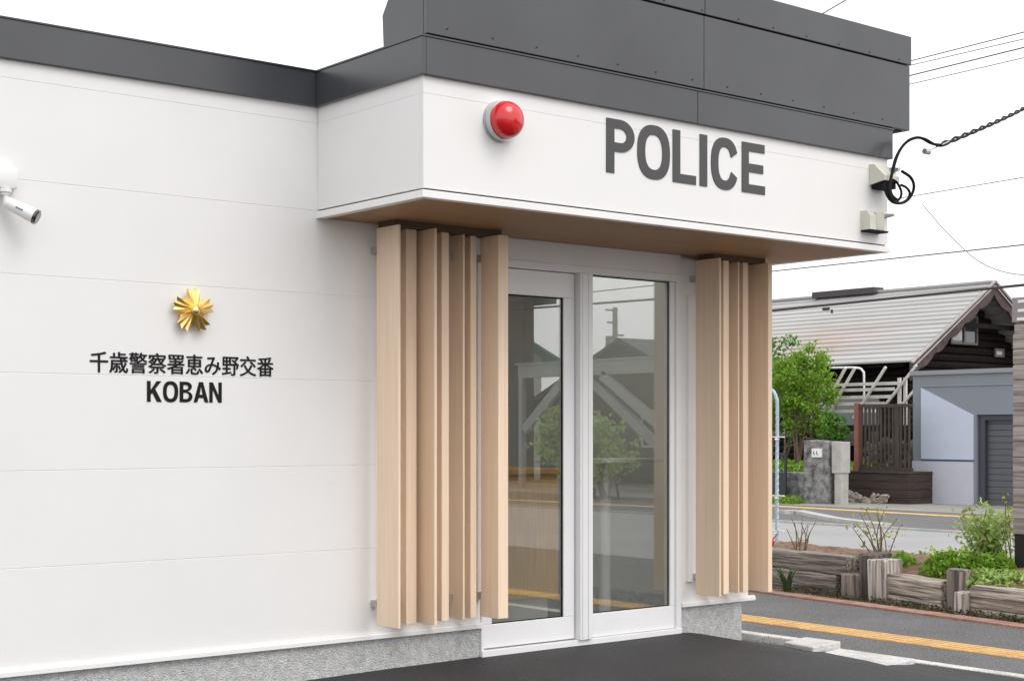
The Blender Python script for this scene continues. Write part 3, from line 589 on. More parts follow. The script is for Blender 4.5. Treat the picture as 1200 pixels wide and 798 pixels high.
bm = BM(); cyl(bm, (3.6, -1.01, 2.925), .02, .09, 'y', 12); cyl(bm, (3.6, -1.06, 2.925), .012, .05, 'y', 12); tag(obj('anchor_bolt', bm, M['steel']), 'grey anchor bolt holding the cable guy above the cable hood', 'bolt')

def curve_pts(ctrl, n=10):                            # Catmull-Rom
    P = [Vector(p) for p in ctrl]; P = [P[0] * 2 - P[1]] + P + [P[-1] * 2 - P[-2]]; out = []
    for i in range(1, len(P) - 2):
        for k in range(n):
            t = k / n; a, b, c, d = P[i - 1:i + 3]
            out.append(.5 * ((2 * b) + (c - a) * t + (2 * a - 5 * b + 4 * c - d) * t * t + (3 * b - a - 3 * c + d) * t ** 3))
    return out + [P[-2]]
CYc = -1.12
A0 = onY(1100, 171, CYc); A1 = Vector((8, .817, 4.303)); A2 = A1 + (A1 - A0) * 1.6
Sv = thing('service_cable', 'thick black twisted cable coming down to loops at the canopy corner', 'cable', tuple(A0))
for ph in range(2):
    bm = BM(); pts = []
    d = (A2 - A0); ln = d.length; u = d.normalized(); s = u.cross(Vector((0, 0, 1))).normalized(); v = s.cross(u)
    for i in range(int(ln / .03)):
        l = i * .03; an = l * 2 * math.pi / .85 + ph * 3.1416; q = A0 + u * l + Vector((0, 0, -.10 * math.sin(math.pi * l / ln)))
        pts.append(q + s * math.cos(an) * .0105 + v * math.sin(an) * .0105)
    tube(bm, pts, .009, 7); obj('strand', bm, M['black'], Sv, smooth=True)
loops_ = [[(1101, 170), (1094, 169), (1083, 163), (1072, 162), (1060, 169), (1050, 185), (1045, 205), (1042, 222), (1044, 233), (1050, 238), (1060, 237), (1068, 229), (1071, 218), (1067, 208), (1057, 201)],
          [(1035, 216), (1039, 228), (1046, 237), (1056, 238), (1064, 233), (1066, 226), (1062, 220), (1056, 217)],
          [(1038, 214), (1041, 226), (1049, 236), (1055, 232), (1056, 224), (1051, 214), (1046, 211)],
          [(1100, 171), (1090, 168), (1078, 162), (1064, 165), (1053, 180), (1046, 202), (1043, 215), (1045, 228), (1052, 235)]]
for li, lp in enumerate(loops_):
    bm = BM(); tube(bm, curve_pts([onY(x, y, CYc + .012 * li - .02 * math.sin(i)) for i, (x, y) in enumerate(lp)], 6), .0095 if li == 0 else .008, 8); obj('loop', bm, M['black'], Sv, smooth=True)
bm = BM(); g0, g1, g2 = Vector((3.6, -1.08, 2.925)), onY(1086, 178, CYc), onY(1112, 166, CYc); tube(bm, [g0, g1], .004, 5); tube(bm, [g1, g2], .004, 5); cyl(bm, tuple(g1), .018, .05, 'x', 10); obj('guy_wire', bm, M['steel'], Sv)

# ---------------------------------------------------------------- concrete pieces by the kerb
def slab_obj(name, lab, cat, pts, z0, z1, m, bev=.006):
    bm = BM(); prism(bm, pts, 'z', z0, z1); bmesh.ops.bevel(bm, geom=list(bm.edges), offset=bev, segments=1, affect='EDGES'); return tag(obj(name, bm, m), lab, cat)
slab_obj('concrete_slab', 'flat white concrete slab lying beside the kerb', 'slab', [(3.30, -.62), (3.72, -.52), (3.72, -1.12), (3.24, -1.2)], -.3, -.158, M['conc'])
slab_obj('kerb_block', 'raised pale concrete block at the end of the kerb', 'kerb block', [(3.44, -.28), (3.755, -.20), (3.755, -.50), (3.40, -.56)], -.3, -.118, M['conc'])

# ---------------------------------------------------------------- timber edging
ANG = math.atan(.175)
def timber_log(label, y0, y1, z0, z1, m, th=.19, dx=0, tilt=0):
    # a sleeper along the edging line: local x runs along the line
    ym = (y0 + y1) / 2; ln = (y1 - y0) / math.cos(ANG)
    bm = BM(); box(bm, -ln / 2, ln / 2, -th / 2, th / 2, 0, z1 - z0, .012)
    bmesh.ops.subdivide_edges(bm, edges=[e for e in bm.edges if e.calc_length() > .25], cuts=14)
    for v in bm.verts: v.co += Vector((0, .012 * mnoise.noise((v.co.x * 3 + y0, v.co.y * 5, v.co.z * 5)), .012 * mnoise.noise((v.co.x * 4, v.co.y * 5 + y0, 3))))
    o = obj('sleeper', bm, m, local=True); o.location = (tx(ym) + th / 2 + dx, ym, z0); o.rotation_euler = (0, tilt, math.pi / 2 - ANG)
    return tag(autosmooth(o, 40), label, 'sleeper', 'timber sleepers edging the planting bed')
def timber_post(label, yc, z1, wd, m, dx=0, z0=-.26, rnd=False, dp=None):
    bm = BM(); dp = dp or wd
    if rnd:
        cyl(bm, (0, 0, (z1 - z0) / 2), wd / 2, z1 - z0, 'z', 18)
    else: box(bm, -dp / 2, dp / 2, -wd / 2, wd / 2, 0, z1 - z0, .012)
    bmesh.ops.bevel(bm, geom=[e for e in bm.edges if rnd and abs(e.verts[0].co.z - e.verts[1].co.z) < .001], offset=.012, segments=2, affect='EDGES') if rnd else None
    bmesh.ops.subdivide_edges(bm, edges=[e for e in bm.edges if e.calc_length() > .1], cuts=5)
    for v in bm.verts: v.co += Vector((.008 * mnoise.noise((v.co.x * 14, v.co.y * 14 + yc * 9, v.co.z * 3)), .008 * mnoise.noise((v.co.y * 14, v.co.x * 14, v.co.z * 3 + yc * 5)), .012 * mnoise.noise((v.co.x * 9, v.co.y * 9, yc)) if v.co.z > .1 else 0))
    o = obj('timber_post', bm, m, local=True); o.location = (tx(yc) + dp / 2 + dx, yc, z0); o.rotation_euler = (0, 0, -ANG + random.uniform(-.05, .05))
    return tag(autosmooth(o, 40), label, 'post', 'short timber posts between the sleepers')
timber_log('grey sleeper on top of the pair behind the timber fins', 1.60, 3.6, .0, .165, M['tim_gx'])
timber_log('mossy grey sleeper under another one behind the timber fins', 1.72, 3.6, -.22, -.004, M['tim_gx'], dx=-.01)
timber_post('low square stub post with a flat grey top', 1.50, .03, .20, M['tim_gz'], dx=-.07)
timber_post('dark square post behind the low stub post', 1.47, .20, .21, M['tim_dz'], dx=.16, dp=.2)
timber_post('narrow dark split post left of the pale post', 1.375, .20, .13, M['tim_dz'], dx=0, dp=.16)
timber_post('pale silvery square post with deep grain', 1.195, .175, .215, M['tim_pz'], dx=-.03)
timber_log('pale sleeper on top of the pair right of the silvery post', .47, 1.12, -.11, .052, M['tim_px'], th=.18, tilt=-.02)
timber_log('thin pale sleeper under another one right of the silvery post', .47, 1.12, -.24, -.114, M['tim_px'], th=.19)
timber_post('round grey post between two pale sleepers', .365, .155, .19, M['tim_gz'], rnd=True)
timber_post('short brown stub post in front of the round grey post', .235, -.012, .125, M['tim_pz'], dx=-.05)
timber_log('pale sleeper on top of the pair below the tall sign post', -1.45, .16, -.13, .045, M['tim_px'], th=.19)
timber_log('pale sleeper under another one below the tall sign post', -1.45, .16, -.26, -.134, M['tim_px'], th=.20)
# soil in the bed
bm = BM(); G = {}; nx, ny = 24, 140
for i in range(nx + 1):
    for j in range(ny + 1):
        y = -1.5 + 8 * j / ny; f_ = i / nx; x = tx(y) + .12 + 1.75 * f_
        z = .0 + .15 * math.sin(math.pi * min(1, f_ * 1.35)) ** .6 * (1 if f_ < .74 else max(0, (1 - f_) / .26)) + .03 * mnoise.noise((x * 3, y * 3, 1)) + .018 * mnoise.noise((x * 11, y * 11, 2))
        if f_ > .92 or j == 0: z = -.23
        G[i, j] = bm.verts.new((x, y, z))
for i in range(nx):
    for j in range(ny): bm.faces.new((G[i, j], G[i + 1, j], G[i + 1, j + 1], G[i, j + 1]))
bmesh.ops.recalc_face_normals(bm, faces=bm.faces); struct('bed_soil', bm, M['soil'])
# creeping weeds along the foot of the timbers
bm = BM(); P = []
for i in range(2300):
    y = random.uniform(-1.5, 3.2); d = random.random() ** 1.5
    if mnoise.noise((y * 2.2, 7, 0)) < -.15 and random.random() < .7: continue
    P.append((tx(y) - .02 - d * (tx(y) - bx_(y) - .03) * .9, y, -.188 + random.uniform(0, .05) * (1 - d * .7)))
leaves(bm, P, .028, .8); tag(obj('creeping_weeds', bm, M['weed']), 'low dark weeds creeping along the foot of the sleepers', 'weeds', kind='stuff')

# ---------------------------------------------------------------- plants in the bed
def plant(name, label, cat, base, stems, hgt, spread, leafm, nleaf, lsize, lz=(.2, 1), stem_r=.006, bushy=.03, group=None, flat=.3):
    base = Vector(base); t = thing(name, label, cat, tuple(base), group)
    bm = BM(); P = []
    for k in range(stems):
        a = random.uniform(0, 6.28); r_ = spread * random.uniform(.2, 1); h = hgt * random.uniform(.6, 1)
        p0 = base + Vector((random.gauss(0, .03), random.gauss(0, .03), -.03)); p2 = base + Vector((math.cos(a) * r_, math.sin(a) * r_, h)); p1 = p0.lerp(p2, .5) + Vector((random.gauss(0, .03), random.gauss(0, .03), .04))
        c = curve_pts([p0, p1, p2], 5); tube(bm, c, stem_r, 5, .45)
        for q in range(nleaf):
            f_ = random.uniform(*lz); i = min(len(c) - 1, int(f_ * len(c))); P.append(c[i] + Vector((random.gauss(0, bushy), random.gauss(0, bushy), random.gauss(0, bushy))))
    if stem_r > 0 and stems: obj('stems', bm, M['stem'], t)
    else: bm.free()
    bm = BM(); leaves(bm, P, lsize, flat); obj('foliage', bm, leafm, t); return t
plant('rose_bush', 'bare brown rose stems with few leaves behind the grey sleepers', 'plant', (6.98, 2.58, .06), 9, .42, .22, M['leafC'], 6, .03, (.05, .6), .007)
plant('rose_bush', 'nearly bare stems close beside the light blue pole', 'plant', (7.0, 2.95, .06), 4, .30, .10, M['leafC'], 6, .03, (.05, .6), .006)
plant('rose_bush', 'upright rose stems with sparse yellow-green leaves behind the silvery post', 'plant', (7.0, 1.63, .07), 11, .52, .30, M['leafC'], 12, .04, (.25, 1), .007)
plant('leafy_shrub', 'tall leafy yellow-green shrub left of the tall sign post', 'shrub', (7.0, .56, .05), 24, .58, .30, M['leafL'], 70, .055, (.1, 1), .006, .05)
plant('sapling', 'thin sapling with a few leaves rising over the leafy shrub', 'plant', (7.15, .42, .05), 3, .78, .16, M['leafC'], 7, .045, (.5, 1), .006)
def clump(name, label, cat, c, rad, n, size, m, flat=.3):
    c = Vector(c); bm = BM(); P = []
    while len(P) < n:
        v = Vector((random.uniform(-1, 1), random.uniform(-1, 1), random.uniform(0, 1)))
        if v.length < 1 and (mnoise.noise(v * 2.6 + c) > -.28): P.append(c + Vector((v.x * rad[0], v.y * rad[1], v.z * rad[2])))
    leaves(bm, P, size, flat); return tag(obj(name, bm, m), label, cat)
clump('green_clump', 'dense low bright green clump behind the round grey post', 'plant', (6.66, .64, .01), (.21, .33, .26), 2600, .045, M['leafA'])
clump('green_clump', 'small bright green tuft just behind the silvery post', 'plant', (6.75, 1.22, .05), (.13, .16, .17), 520, .05, M['leafA'])
clump('ground_cover', 'pale green low leaves spilling over the sleeper under the sign post', 'plant', (6.52, .10, .0), (.24, .46, .17), 2600, .05, M['leafL'])
clump('green_clump', 'mid green clump at the foot of the sign post', 'plant', (6.72, .30, .02), (.2, .26, .26), 1500, .045, M['leafA'])
clump('yellow_flowers', 'small yellow-green tuft at the foot of the blue pole', 'plant', (6.86, 2.75, .05), (.10, .25, .10), 420, .035, M['leafC'])
clump('edge_grass', 'thin pale grass along the back edge of the bed', 'plant', (7.75, 1.25, .02), (.12, .75, .2), 900, .05, M['leafL'])
clump('edge_grass', 'scattered low yellow weeds in the soil behind the grey sleepers', 'plant', (7.3, 2.25, .07), (.3, .6, .06), 420, .035, M['leafC'])
def strap(label, base, n, h, m, name='strap_leaf_plant'):
    bm = BM(); base = Vector(base)
    for k in range(n):
        a = random.uniform(0, 6.28); d = Vector((math.cos(a), math.sin(a), 0)); s = d.cross(Vector((0, 0, 1))); hh = h * random.uniform(.6, 1); prev = None
        for i in range(7):
            f_ = i / 6; p = base + d * (.03 + .16 * f_ * f_ * hh / .4) + Vector((0, 0, hh * (f_ - .35 * f_ ** 3))); wv = s * .017 * (1 - f_ ** 2 * .95)
            q = (bm.verts.new(p - wv), bm.verts.new(p + wv))
            if prev: bm.faces.new((prev[0], prev[1], q[1], q[0]))
            prev = q
    return tag(obj(name, bm, m, smooth=True), label, 'plant')
strap('dark green strap-leaved plant on the verge beside the last timber fin', (6.38, 2.22, -.19), 14, .38, M['leafD'])
# red tulip
t = thing('tulip', 'single red tulip at the foot of the light blue pole', 'flower', (6.95, 2.92, .06))
bm = BM(); tube(bm, [(6.95, 2.92, .04), (6.95, 2.92, .16)], .006, 5); obj('stem', bm, M['leafD'], t)
bm = BM()
for k in range(6):
    a = k * 1.047; c = Vector((6.95 + .02 * math.cos(a), 2.92 + .02 * math.sin(a), .20)); bmesh.ops.create_uvsphere(bm, u_segments=8, v_segments=6, radius=.03, matrix=Matrix.Translation(c) @ Matrix.Diagonal((.7, .7, 1.4, 1)))
obj('petals', bm, M['red'], t, smooth=True)
# light blue hooked pole
t = thing('hooked_pole', 'light blue pole with a hooked top and small cross bars', 'pole', (7.6, 3.43, 0))
bm = BM(); tube(bm, curve_pts([(7.6, 3.40, -.1), (7.6, 3.40, .7), (7.6, 3.395, 1.5), (7.6, 3.41, 1.62), (7.6, 3.45, 1.69), (7.6, 3.52, 1.72)], 6), .017, 8); obj('shaft', bm, M['bluep'], t, smooth=True)
bm = BM(); hp = []
for i in range(220): a = i * .62; hp.append((7.6 + .0185 * math.cos(a), 3.40 + .0185 * math.sin(a), .0 + i * .0068))
tube(bm, hp, .0028, 4); obj('spiral_cord', bm, M['trimw'], t)
for z in (1.22, .62, .26):
    bm = BM(); box(bm, 7.585, 7.615, 3.31, 3.53, z - .006, z + .006); cyl(bm, (7.6, 3.40, z - .02), .026, .02, 'z', 12, .02); obj('cross_bar', bm, M['trimw'], t)

# tall sign post at the right
t = thing('sign_post', 'tall weathered timber sign post with a plate on top', 'sign post', (6.95, .0, -.1))
bm = BM()
for k in range(13):
    z = .43 + k * .127; box(bm, 6.81, 7.09, -.11, .17, z + .004, min(2.17, z + .122), .006)
box(bm, 6.82, 7.08, -.1, .16, .432, 2.16)
obj('post', bm, M['post'], t)
bm = BM(); box(bm, 6.82, 7.08, -.1, .16, -.2, .431); obj('base', bm, mat('charred base', (.018, .014, .014), .8), t)
bm = BM(); box(bm, 6.805, 7.095, -.115, .175, 2.175, 2.38, .004); sp = obj('sign_plate', bm, mat('grey plate', (.28, .265, .275), .6), t)
bm = BM()
for z, a, b in ((2.345, -.09, .115), (2.27, -.09, .115), (2.20, -.09, .125)): box(bm, 6.799, 6.806, a, b, z - .012, z + .012)
obj('sign_bars', bm, M['trimw'], t)
bm = BM()
for k in range(2): tube(bm, [(6.9, .06 - k * .05 + .022 * math.cos(a * .4), 2.405 + .022 * math.sin(a * .4)) for a in range(17)], .004, 5)
obj('wire_ornament', bm, M['steel'], t)

# ---------------------------------------------------------------- garage
gx = 22.3
t = thing('garage', 'blue-grey rendered garage with a pale angled panel and a dark shutter', 'garage', (25, 9, -.21))
bm = BM(); prism(bm, [(12.47, -.3), (12.47, 2.44), (5.8, 2.44), (5.8, -.3), (8.1, -.3), (8.1, 1.61), (10.93, 1.61), (10.93, -.3)], 'x', gx, gx + .25)
box(bm, gx + .251, gx + 6, 12.22, 12.47, -.3, 2.44); box(bm, gx + .251, gx + 6, 5.8, 6.05, -.3, 2.44); box(bm, gx + .251, gx + 6, 6.06, 12.21, 2.2, 2.43); obj('wall', bm, M['gar'], t)
bm = BM(); box(bm, gx - .05, gx + 6.05, 5.75, 12.52, 2.441, 2.53); obj('coping', bm, M['garc'], t)
bm = BM(); prism(bm, [(12.25, .70), (12.25, 2.18), (10.99, 1.60), (10.99, .70)], 'x', gx - .03, gx - .001); tag(obj('upper_panel', bm, M['garp'], t), 'pale blue panel with a slanting top edge')
bm = BM(); box(bm, gx - .035, gx - .001, 10.99, 12.47, -.22, .655); obj('lower_panel', bm, M['garl'], t)
bm = BM(); box(bm, gx - .02, gx - .001, 10.99, 12.25, .655, .70); obj('panel_joint', bm, mat('panel joint', (.08, .11, .14), .6), t)
bm = BM()
for k in range(15): box(bm, gx + .16, gx + .20, 8.1, 10.93, -.22 + k * .127, -.22 + k * .127 + .118, .006)
obj('shutter', bm, M['shut'], t)
bm = BM(); box(bm, gx + .06, gx + .22, 10.78, 10.925, -.22, 1.605); box(bm, gx + .06, gx + .22, 8.1, 10.78, 1.5, 1.605); obj('shutter_frame', bm, mat('shutter frame', (.05, .055, .07), .5), t)
bm = BM(); obox(bm, (gx - .012, 12.25, 2.21), (gx - .012, 5.9, 2.21), .02, .025); obj('joint_line', bm, M['garc'], t)

# ---------------------------------------------------------------- big-roofed log house behind
ya = 15.95; rx, rz, ez = 30.43, 5.12, 2.985; ex = 27.0
t = thing('log_house', 'dark log house with a long rusty pale metal roof', 'house', (30, 21, -.21))
bm = BM(); box(bm, 27.9, 33.0, 16.75, 27.5, -.3, 3.3)
prism(bm, [(27.9, 3.29), (33.0, 3.29), (rx, 4.86)], 'y', 16.75, 27.5)
for k in range(24):
    z = .0 + k * .2; hw = 2.55 if z < 3.2 else max(.05, (4.86 - z) / 1.57 * 2.5)
    tube(bm, [(rx - hw, 16.74, z), (rx + hw, 16.74, z)], .105, 8)
    if z < 3.2: tube(bm, [(27.9, 16.75, z), (27.9, 27.5, z)], .105, 8)
obj('wall', bm, M['log'], t)
# stepped metal courses
mr = M['roofm']; T = mr.node_tree; b_ = T.nodes['Principled BSDF']; src = b_.inputs['Base Color'].links[0].from_socket
tcn = T.nodes.new('ShaderNodeTexCoord'); vd = T.nodes.new('ShaderNodeVectorMath'); vd.operation = 'SUBTRACT'
vm = T.nodes.new('ShaderNodeVectorMath'); vm.operation = 'MULTIPLY'; vl = T.nodes.new('ShaderNodeVectorMath'); vl.operation = 'LENGTH'
RUST = onX(955, 396, 28.0)
vd.inputs[1].default_value = tuple(RUST - Vector((30, 21, -.21))); vm.inputs[1].default_value = (.9, .42, 1.1)
T.links.new(tcn.outputs['Object'], vd.inputs[0]); T.links.new(vd.outputs[0], vm.inputs[0]); T.links.new(vm.outputs[0], vl.inputs[0])
n3 = T.nodes.new('ShaderNodeTexNoise'); n3.inputs['Scale'].default_value = 1.6; n3.inputs['Detail'].default_value = 6; T.links.new(tcn.outputs['Object'], n3.inputs['Vector'])
ma = T.nodes.new('ShaderNodeMath'); ma.operation = 'MULTIPLY_ADD'; ma.inputs[1].default_value = 1.5; T.links.new(n3.outputs['Fac'], ma.inputs[0]); T.links.new(vl.outputs['Value'], ma.inputs[2])
rr = T.nodes.new('ShaderNodeMapRange'); rr.inputs['From Min'].default_value = .7; rr.inputs['From Max'].default_value = 2.1; rr.inputs['To Min'].default_value = .34; rr.inputs['To Max'].default_value = 0; T.links.new(ma.outputs[0], rr.inputs['Value'])
mxn = T.nodes.new('ShaderNodeMix'); mxn.data_type = 'RGBA'; T.links.new(rr.outputs[0], mxn.inputs['Factor']); T.links.new(src, mxn.inputs['A']); mxn.inputs['B'].default_value = (.42, .20, .09, 1); T.links.new(mxn.outputs['Result'], b_.inputs['Base Color'])
bm = BM(); nc = 17; dxs = (rx - ex) / nc; dzs = (rz - ez) / nc
for sgn in (1, -1):
    for k in range(nc):
        x0 = ex + k * dxs; z0 = ez + k * dzs; x1 = x0 + dxs + .04; z1 = z0 + dzs + .02
        pr = [(x0, z0), (x0, z0 + .045), (x1, z1 + .012), (x1, z1 - .05)]
        if sgn < 0: pr = [(2 * rx - x, z) for x, z in pr]
        prism(bm, pr, 'y', ya, 28.2)
rf = obj('roof', bm, M['roofm'], t)
bm = BM(); box(bm, rx - .22, rx + .22, 19.55, 21.75, rz + .0, rz + .17); obj('ridge_vent', bm, mat('vent', (.06, .055, .06), .7), t)
bm = BM(); box(bm, rx - .08, rx + .08, ya - .03, 28.2, rz + .03, rz + .085); obj('ridge_cap', bm, M['roofm'], rf)
for sgn in (1, -1):
    def BX(x): return x if sgn > 0 else 2 * rx - x
    bm = BM(); pl = Vector((ex - .06, ya - .05, ez - .05)); pt = Vector((rx, ya - .05, rz - .01))
    up_ = [(BX(ex - .1), ez - .02), (BX(rx), rz + .05)]; N_ = 22; low = []
    for k in range(N_ + 1):
        f_ = k / N_; x = rx + (ex - .1 - rx) * f_; z = rz + .05 + (ez - .02 - rz - .05) * f_
        low.append((BX(x), z - .34 - .10 * abs(math.sin(f_ * math.pi * 5.5))))
    prism(bm, up_ + low, 'y', ya - .08, ya - .02); bb = obj('bargeboard', bm, M['barge'], t)
    bm = BM()
    obox(bm, (BX(ex - .12), ya - .11, ez - .02), (BX(rx), ya - .11, rz + .06), .06, .05); obox(bm, (BX(ex - .05), ya - .10, ez - .13), (BX(rx), ya - .10, rz - .05), .035, .03); obj('edge_strip', bm, M['bargel'], bb)
bm = BM(); obox(bm, (29.0, ya + .2, 4.02), (31.9, ya + .2, 4.02), .1, .12); obox(bm, (ex + .3, ya + .5, ez - .02), (ex + .3, 28, ez - .02), .12, .16); obj('collar_beam', bm, M['log'], t)
def win(x0, x1, z0, z1, y, parent, mull=True, gm='wglass', nm='window'):
    bm = BM(); f = .06
    box(bm, x0, x1, y - .05, y, z0, z0 + f); box(bm, x0, x1, y - .05, y, z1 - f, z1); box(bm, x0, x0 + f, y - .05, y, z0 + f, z1 - f); box(bm, x1 - f, x1, y - .05, y, z0 + f, z1 - f)
    if mull: box(bm, (x0 + x1) / 2 - .03, (x0 + x1) / 2 + .03, y - .05, y, z0 + f, z1 - f)
    wo = obj(nm, bm, mat('window frame', (.14, .13, .13), .6), parent)
    bm = BM(); box(bm, x0 + f, x1 - f, y - .02, y - .01, z0 + f, z1 - f); obj('pane', bm, M[gm], wo); return wo
wo = win(29.55, 30.75, 3.55, 4.32, 16.62, t)
bm = BM(); box(bm, 29.64, 30.05, 16.590, 16.600, 3.66, 4.16); obj('pale_panel', bm, M['deckw'], wo);  # pale rectangle over the left casement
win(31.55, 31.98, 3.27, 3.50, 16.62, t, False, 'cream', 'pale_window')  # small framed square with a cream pane
for q in ((17.5, 19.0, .9, 2.2), (20.2, 21.6, 1.1, 2.3)): bm = BM(); box(bm, 27.76, 27.8, *q); obj('window', bm, M['wglass'], t)
bm = BM(); box(bm, 27.74, 27.79, 18.9, 19.75, .7, 2.35); obj('door', bm, mat('grey door', (.22, .22, .21), .6), t)

# ---------------------------------------------------------------- raised deck with pale rails
dx_ = 24.6
t = thing('timber_deck', 'raised dark deck with pale rails and slanting braces beside the house', 'deck', (25.5, 16, -.21))
bm = BM(); box(bm, dx_, 27.8, 13.5, 19.5, 1.28, 1.42); obj('platform', bm, M['deckd'], t)
for px in (1062, 1012, 952):
    q = onX(px, 500, dx_); bm = BM(); box(bm, dx_ + .05, dx_ + .2, q.y - .07, q.y + .07, -.3, 1.28); obj('post', bm, M['deckd'], t)
for y0_, x0_, x1_ in ((450.5, 950, 1052), (457, 948, 1048), (465.7, 944, 1044), (473.4, 940, 1036), (482, 936, 1026)):
    a = onX(x0_, y0_, dx_); b = onX(x1_, y0_, dx_); z = (a.z + b.z) / 2
    bm = BM(); obox(bm, (dx_, a.y, z), (dx_, b.y, z), .04, .075); obj('rail', bm, M['deckw'], t)
for (xa, ya_, xb, yb) in ((991, 431, 962, 484), (1002, 431, 967, 492), (1038, 430, 1000, 490), (1074, 428, 1038, 474), (1076, 452, 1054, 478)):
    bm = BM(); obox(bm, onX(xa, ya_, dx_ - .08), onX(xb, yb, dx_ - .08), .05, .055); obj('brace', bm, M['deckw'], t)
bm = BM(); tube(bm, curve_pts([onX(972, 431, dx_ + .3), onX(1004, 431, dx_ + .3), onX(1011, 435, dx_ + .3), onX(1012.5, 442, dx_ + .3), onX(1012.5, 486, dx_ + .3)], 5), .026, 8); obj('pipe_arch', bm, M['plast'], t, smooth=True)
for px in (1054, 1061):
    a = onX(px, 440, dx_); bm = BM(); box(bm, dx_ - .03, dx_ + .03, a.y - .035, a.y + .035, 1.42, 2.5); obj('post', bm, M['deckw'], t)

# ---------------------------------------------------------------- slatted fence, low timber wall, gate piers
fx = 21.6
t = thing('slat_fence', 'dark slatted fence panel with one red-brown end post', 'fence', (fx, 12.65, .44))
n_ = 13
for k in range(n_):
    y = 12.05 + (13.25 - 12.05) * k / (n_ - 1); wd = .042 if k != 3 else .11
    bm = BM(); box(bm, fx - .015, fx + .015, y - wd / 2, y + wd / 2, .50, 1.78); obj('slat', bm, M['fence'], t)
for za, zb in ((1.77, 1.84), (.45, .53)): bm = BM(); box(bm, fx - .03, fx + .03, 11.97, 13.3, za, zb); obj('rail', bm, M['fence'], t)
bm = BM(); box(bm, fx - .05, fx + .04, 13.305, 13.41, .43, 1.87); obj('post', bm, M['redp'], t)
t = thing('timber_planter', 'low dark timber wall under the slatted fence', 'planter', (fx, 12.8, -.21))
bm = BM()
for k in range(4): box(bm, fx - .12, fx + .9, 11.96, 13.64, -.25 + k * .165, -.25 + k * .165 + .16, .008)
obj('boards', bm, mat('stained boards', (.05, .034, .03), .85, var=.4, vscale=3, stretch=(1, .4, 5)), t)
bm = BM(); box(bm, fx - .14, fx + .92, 11.95, 13.65, .411, .445); obj('cap', bm, M['fence'], t)
bm = BM()
for k in range(60):
    c = Vector((fx - .22 + random.uniform(-.1, .08), random.uniform(12.45, 13.6), -.2 + random.random() ** 2 * .18)); s = random.uniform(.03, .075)
    bmesh.ops.create_icosphere(bm, subdivisions=1, radius=s, matrix=Matrix.Translation(c) @ Euler((random.random() * 3,) * 3).to_matrix().to_4x4() @ Matrix.Diagonal((1, 1.5, .6, 1)))
tag(obj('rubble', bm, mat('pale rubble', (.40, .36, .32), .9, var=.3)), 'pale broken stones heaped against the low timber wall', 'rubble', kind='stuff')
def rough(bm, amp, sc, seed):
    for v in bm.verts: v.co += Vector([amp * mnoise.noise(v.co * sc + Vector((seed + k * 9, 0, 0))) for k in range(3)])
px_ = 20.5
t = thing('gate_pier', 'rough grey stone gate pier with a white nameplate', 'gate pier', (px_, 13.35, -.21))
bm = BM(); box(bm, px_ - .25, px_ + .25, 13.06, 13.68, -.3, 1.07); bmesh.ops.subdivide_edges(bm, edges=bm.edges, cuts=9); rough(bm, .035, 5, 1); obj('stonework', bm, M['stone'], t)
bm = BM(); box(bm, px_ - .30, px_ - .24, 13.19, 13.43, .745, .925); np_ = obj('nameplate', bm, M['trimw'], t)
bm = BM()
for yy in (13.35, 13.27): tube(bm, curve_pts([(px_ - .302, yy + .02, .87), (px_ - .302, yy + .03, .82), (px_ - .302, yy - .005, .79)], 4), .008, 4)
obj('brush_marks', bm, M['letterb'], np_)
t = thing('concrete_post', 'pale concrete post against the right of the stone gate pier', 'post', (px_, 12.9, -.21))
bm = BM(); box(bm, px_ - .2, px_ + .1, 12.755, 13.0, .42, 1.06, .015); box(bm, px_ - .17, px_ + .07, 12.775, 12.95, -.3, .421, .01); obj('shaft', bm, M['kerb'], t)
bm = BM(); box(bm, px_ - .05, px_ + .22, 13.75, 15.9, -.3, .40); bmesh.ops.subdivide_edges(bm, edges=bm.edges, cuts=12); rough(bm, .04, 5, 4); tag(obj('stone_wall', bm, M['stone']), 'low rough stone wall left of the gate pier', 'wall')
t = thing('metal_gate', 'dark metal gate leaf with scrolled bars by the low stone wall', 'gate', (px_ - .3, 14.3, -.1))
gy0, gy1 = 14.10, 15.2
bm = BM(); gmm = mat('dark gate', (.03, .035, .04), .45)
for q in ((gy0, gy0 + .04, -.1, .83), (gy1 - .04, gy1, -.1, .83)): box(bm, px_ - .33, px_ - .29, q[0], q[1], q[2], q[3])
for z in (-.06, .38, .79): box(bm, px_ - .32, px_ - .3, gy0, gy1, z, z + .035)
obj('frame', bm, gmm, t)
bm = BM(); box(bm, px_ - .315, px_ - .305, gy0 + .04, gy1 - .04, -.03, .385); obj('panel', bm, gmm, t)
bm = BM()
for k in range(6):
    y = gy0 + .12 + k * .17; tube(bm, [(px_ - .31, y + .05 * math.sin(a * .5), .42 + a * .026) for a in range(15)], .009, 5)
obj('scroll_bars', bm, gmm, t)
bm = BM(); P = []
for i in range(2600): P.append((random.uniform(19.6, 20.15), random.uniform(13.5, 17.5), -.2 + random.random() ** 2 * .14))
leaves(bm, P, .07, .5); tag(obj('verge_grass', bm, M['leafA']), 'bright green grass strip in front of the stone wall', 'grass', kind='stuff')
bm = BM(); P = []
for i in range(5000): P.append((random.uniform(20.9, 24.5), random.uniform(13.75, 18.5), .1 + random.random() ** 1.6 * .5))
leaves(bm, P, .10, .6); tag(obj('garden_grass', bm, M['leafA']), 'rough green garden growth behind the gate pier', 'grass', kind='stuff')
bm = BM(); sheet(bm, [(22.55, 12.5), (27.5, 12.5), (27.5, 24), (20.75, 24), (20.75, 13.72), (22.55, 13.72)], .08); struct('garden_soil', bm, M['soil'])
bm = BM()
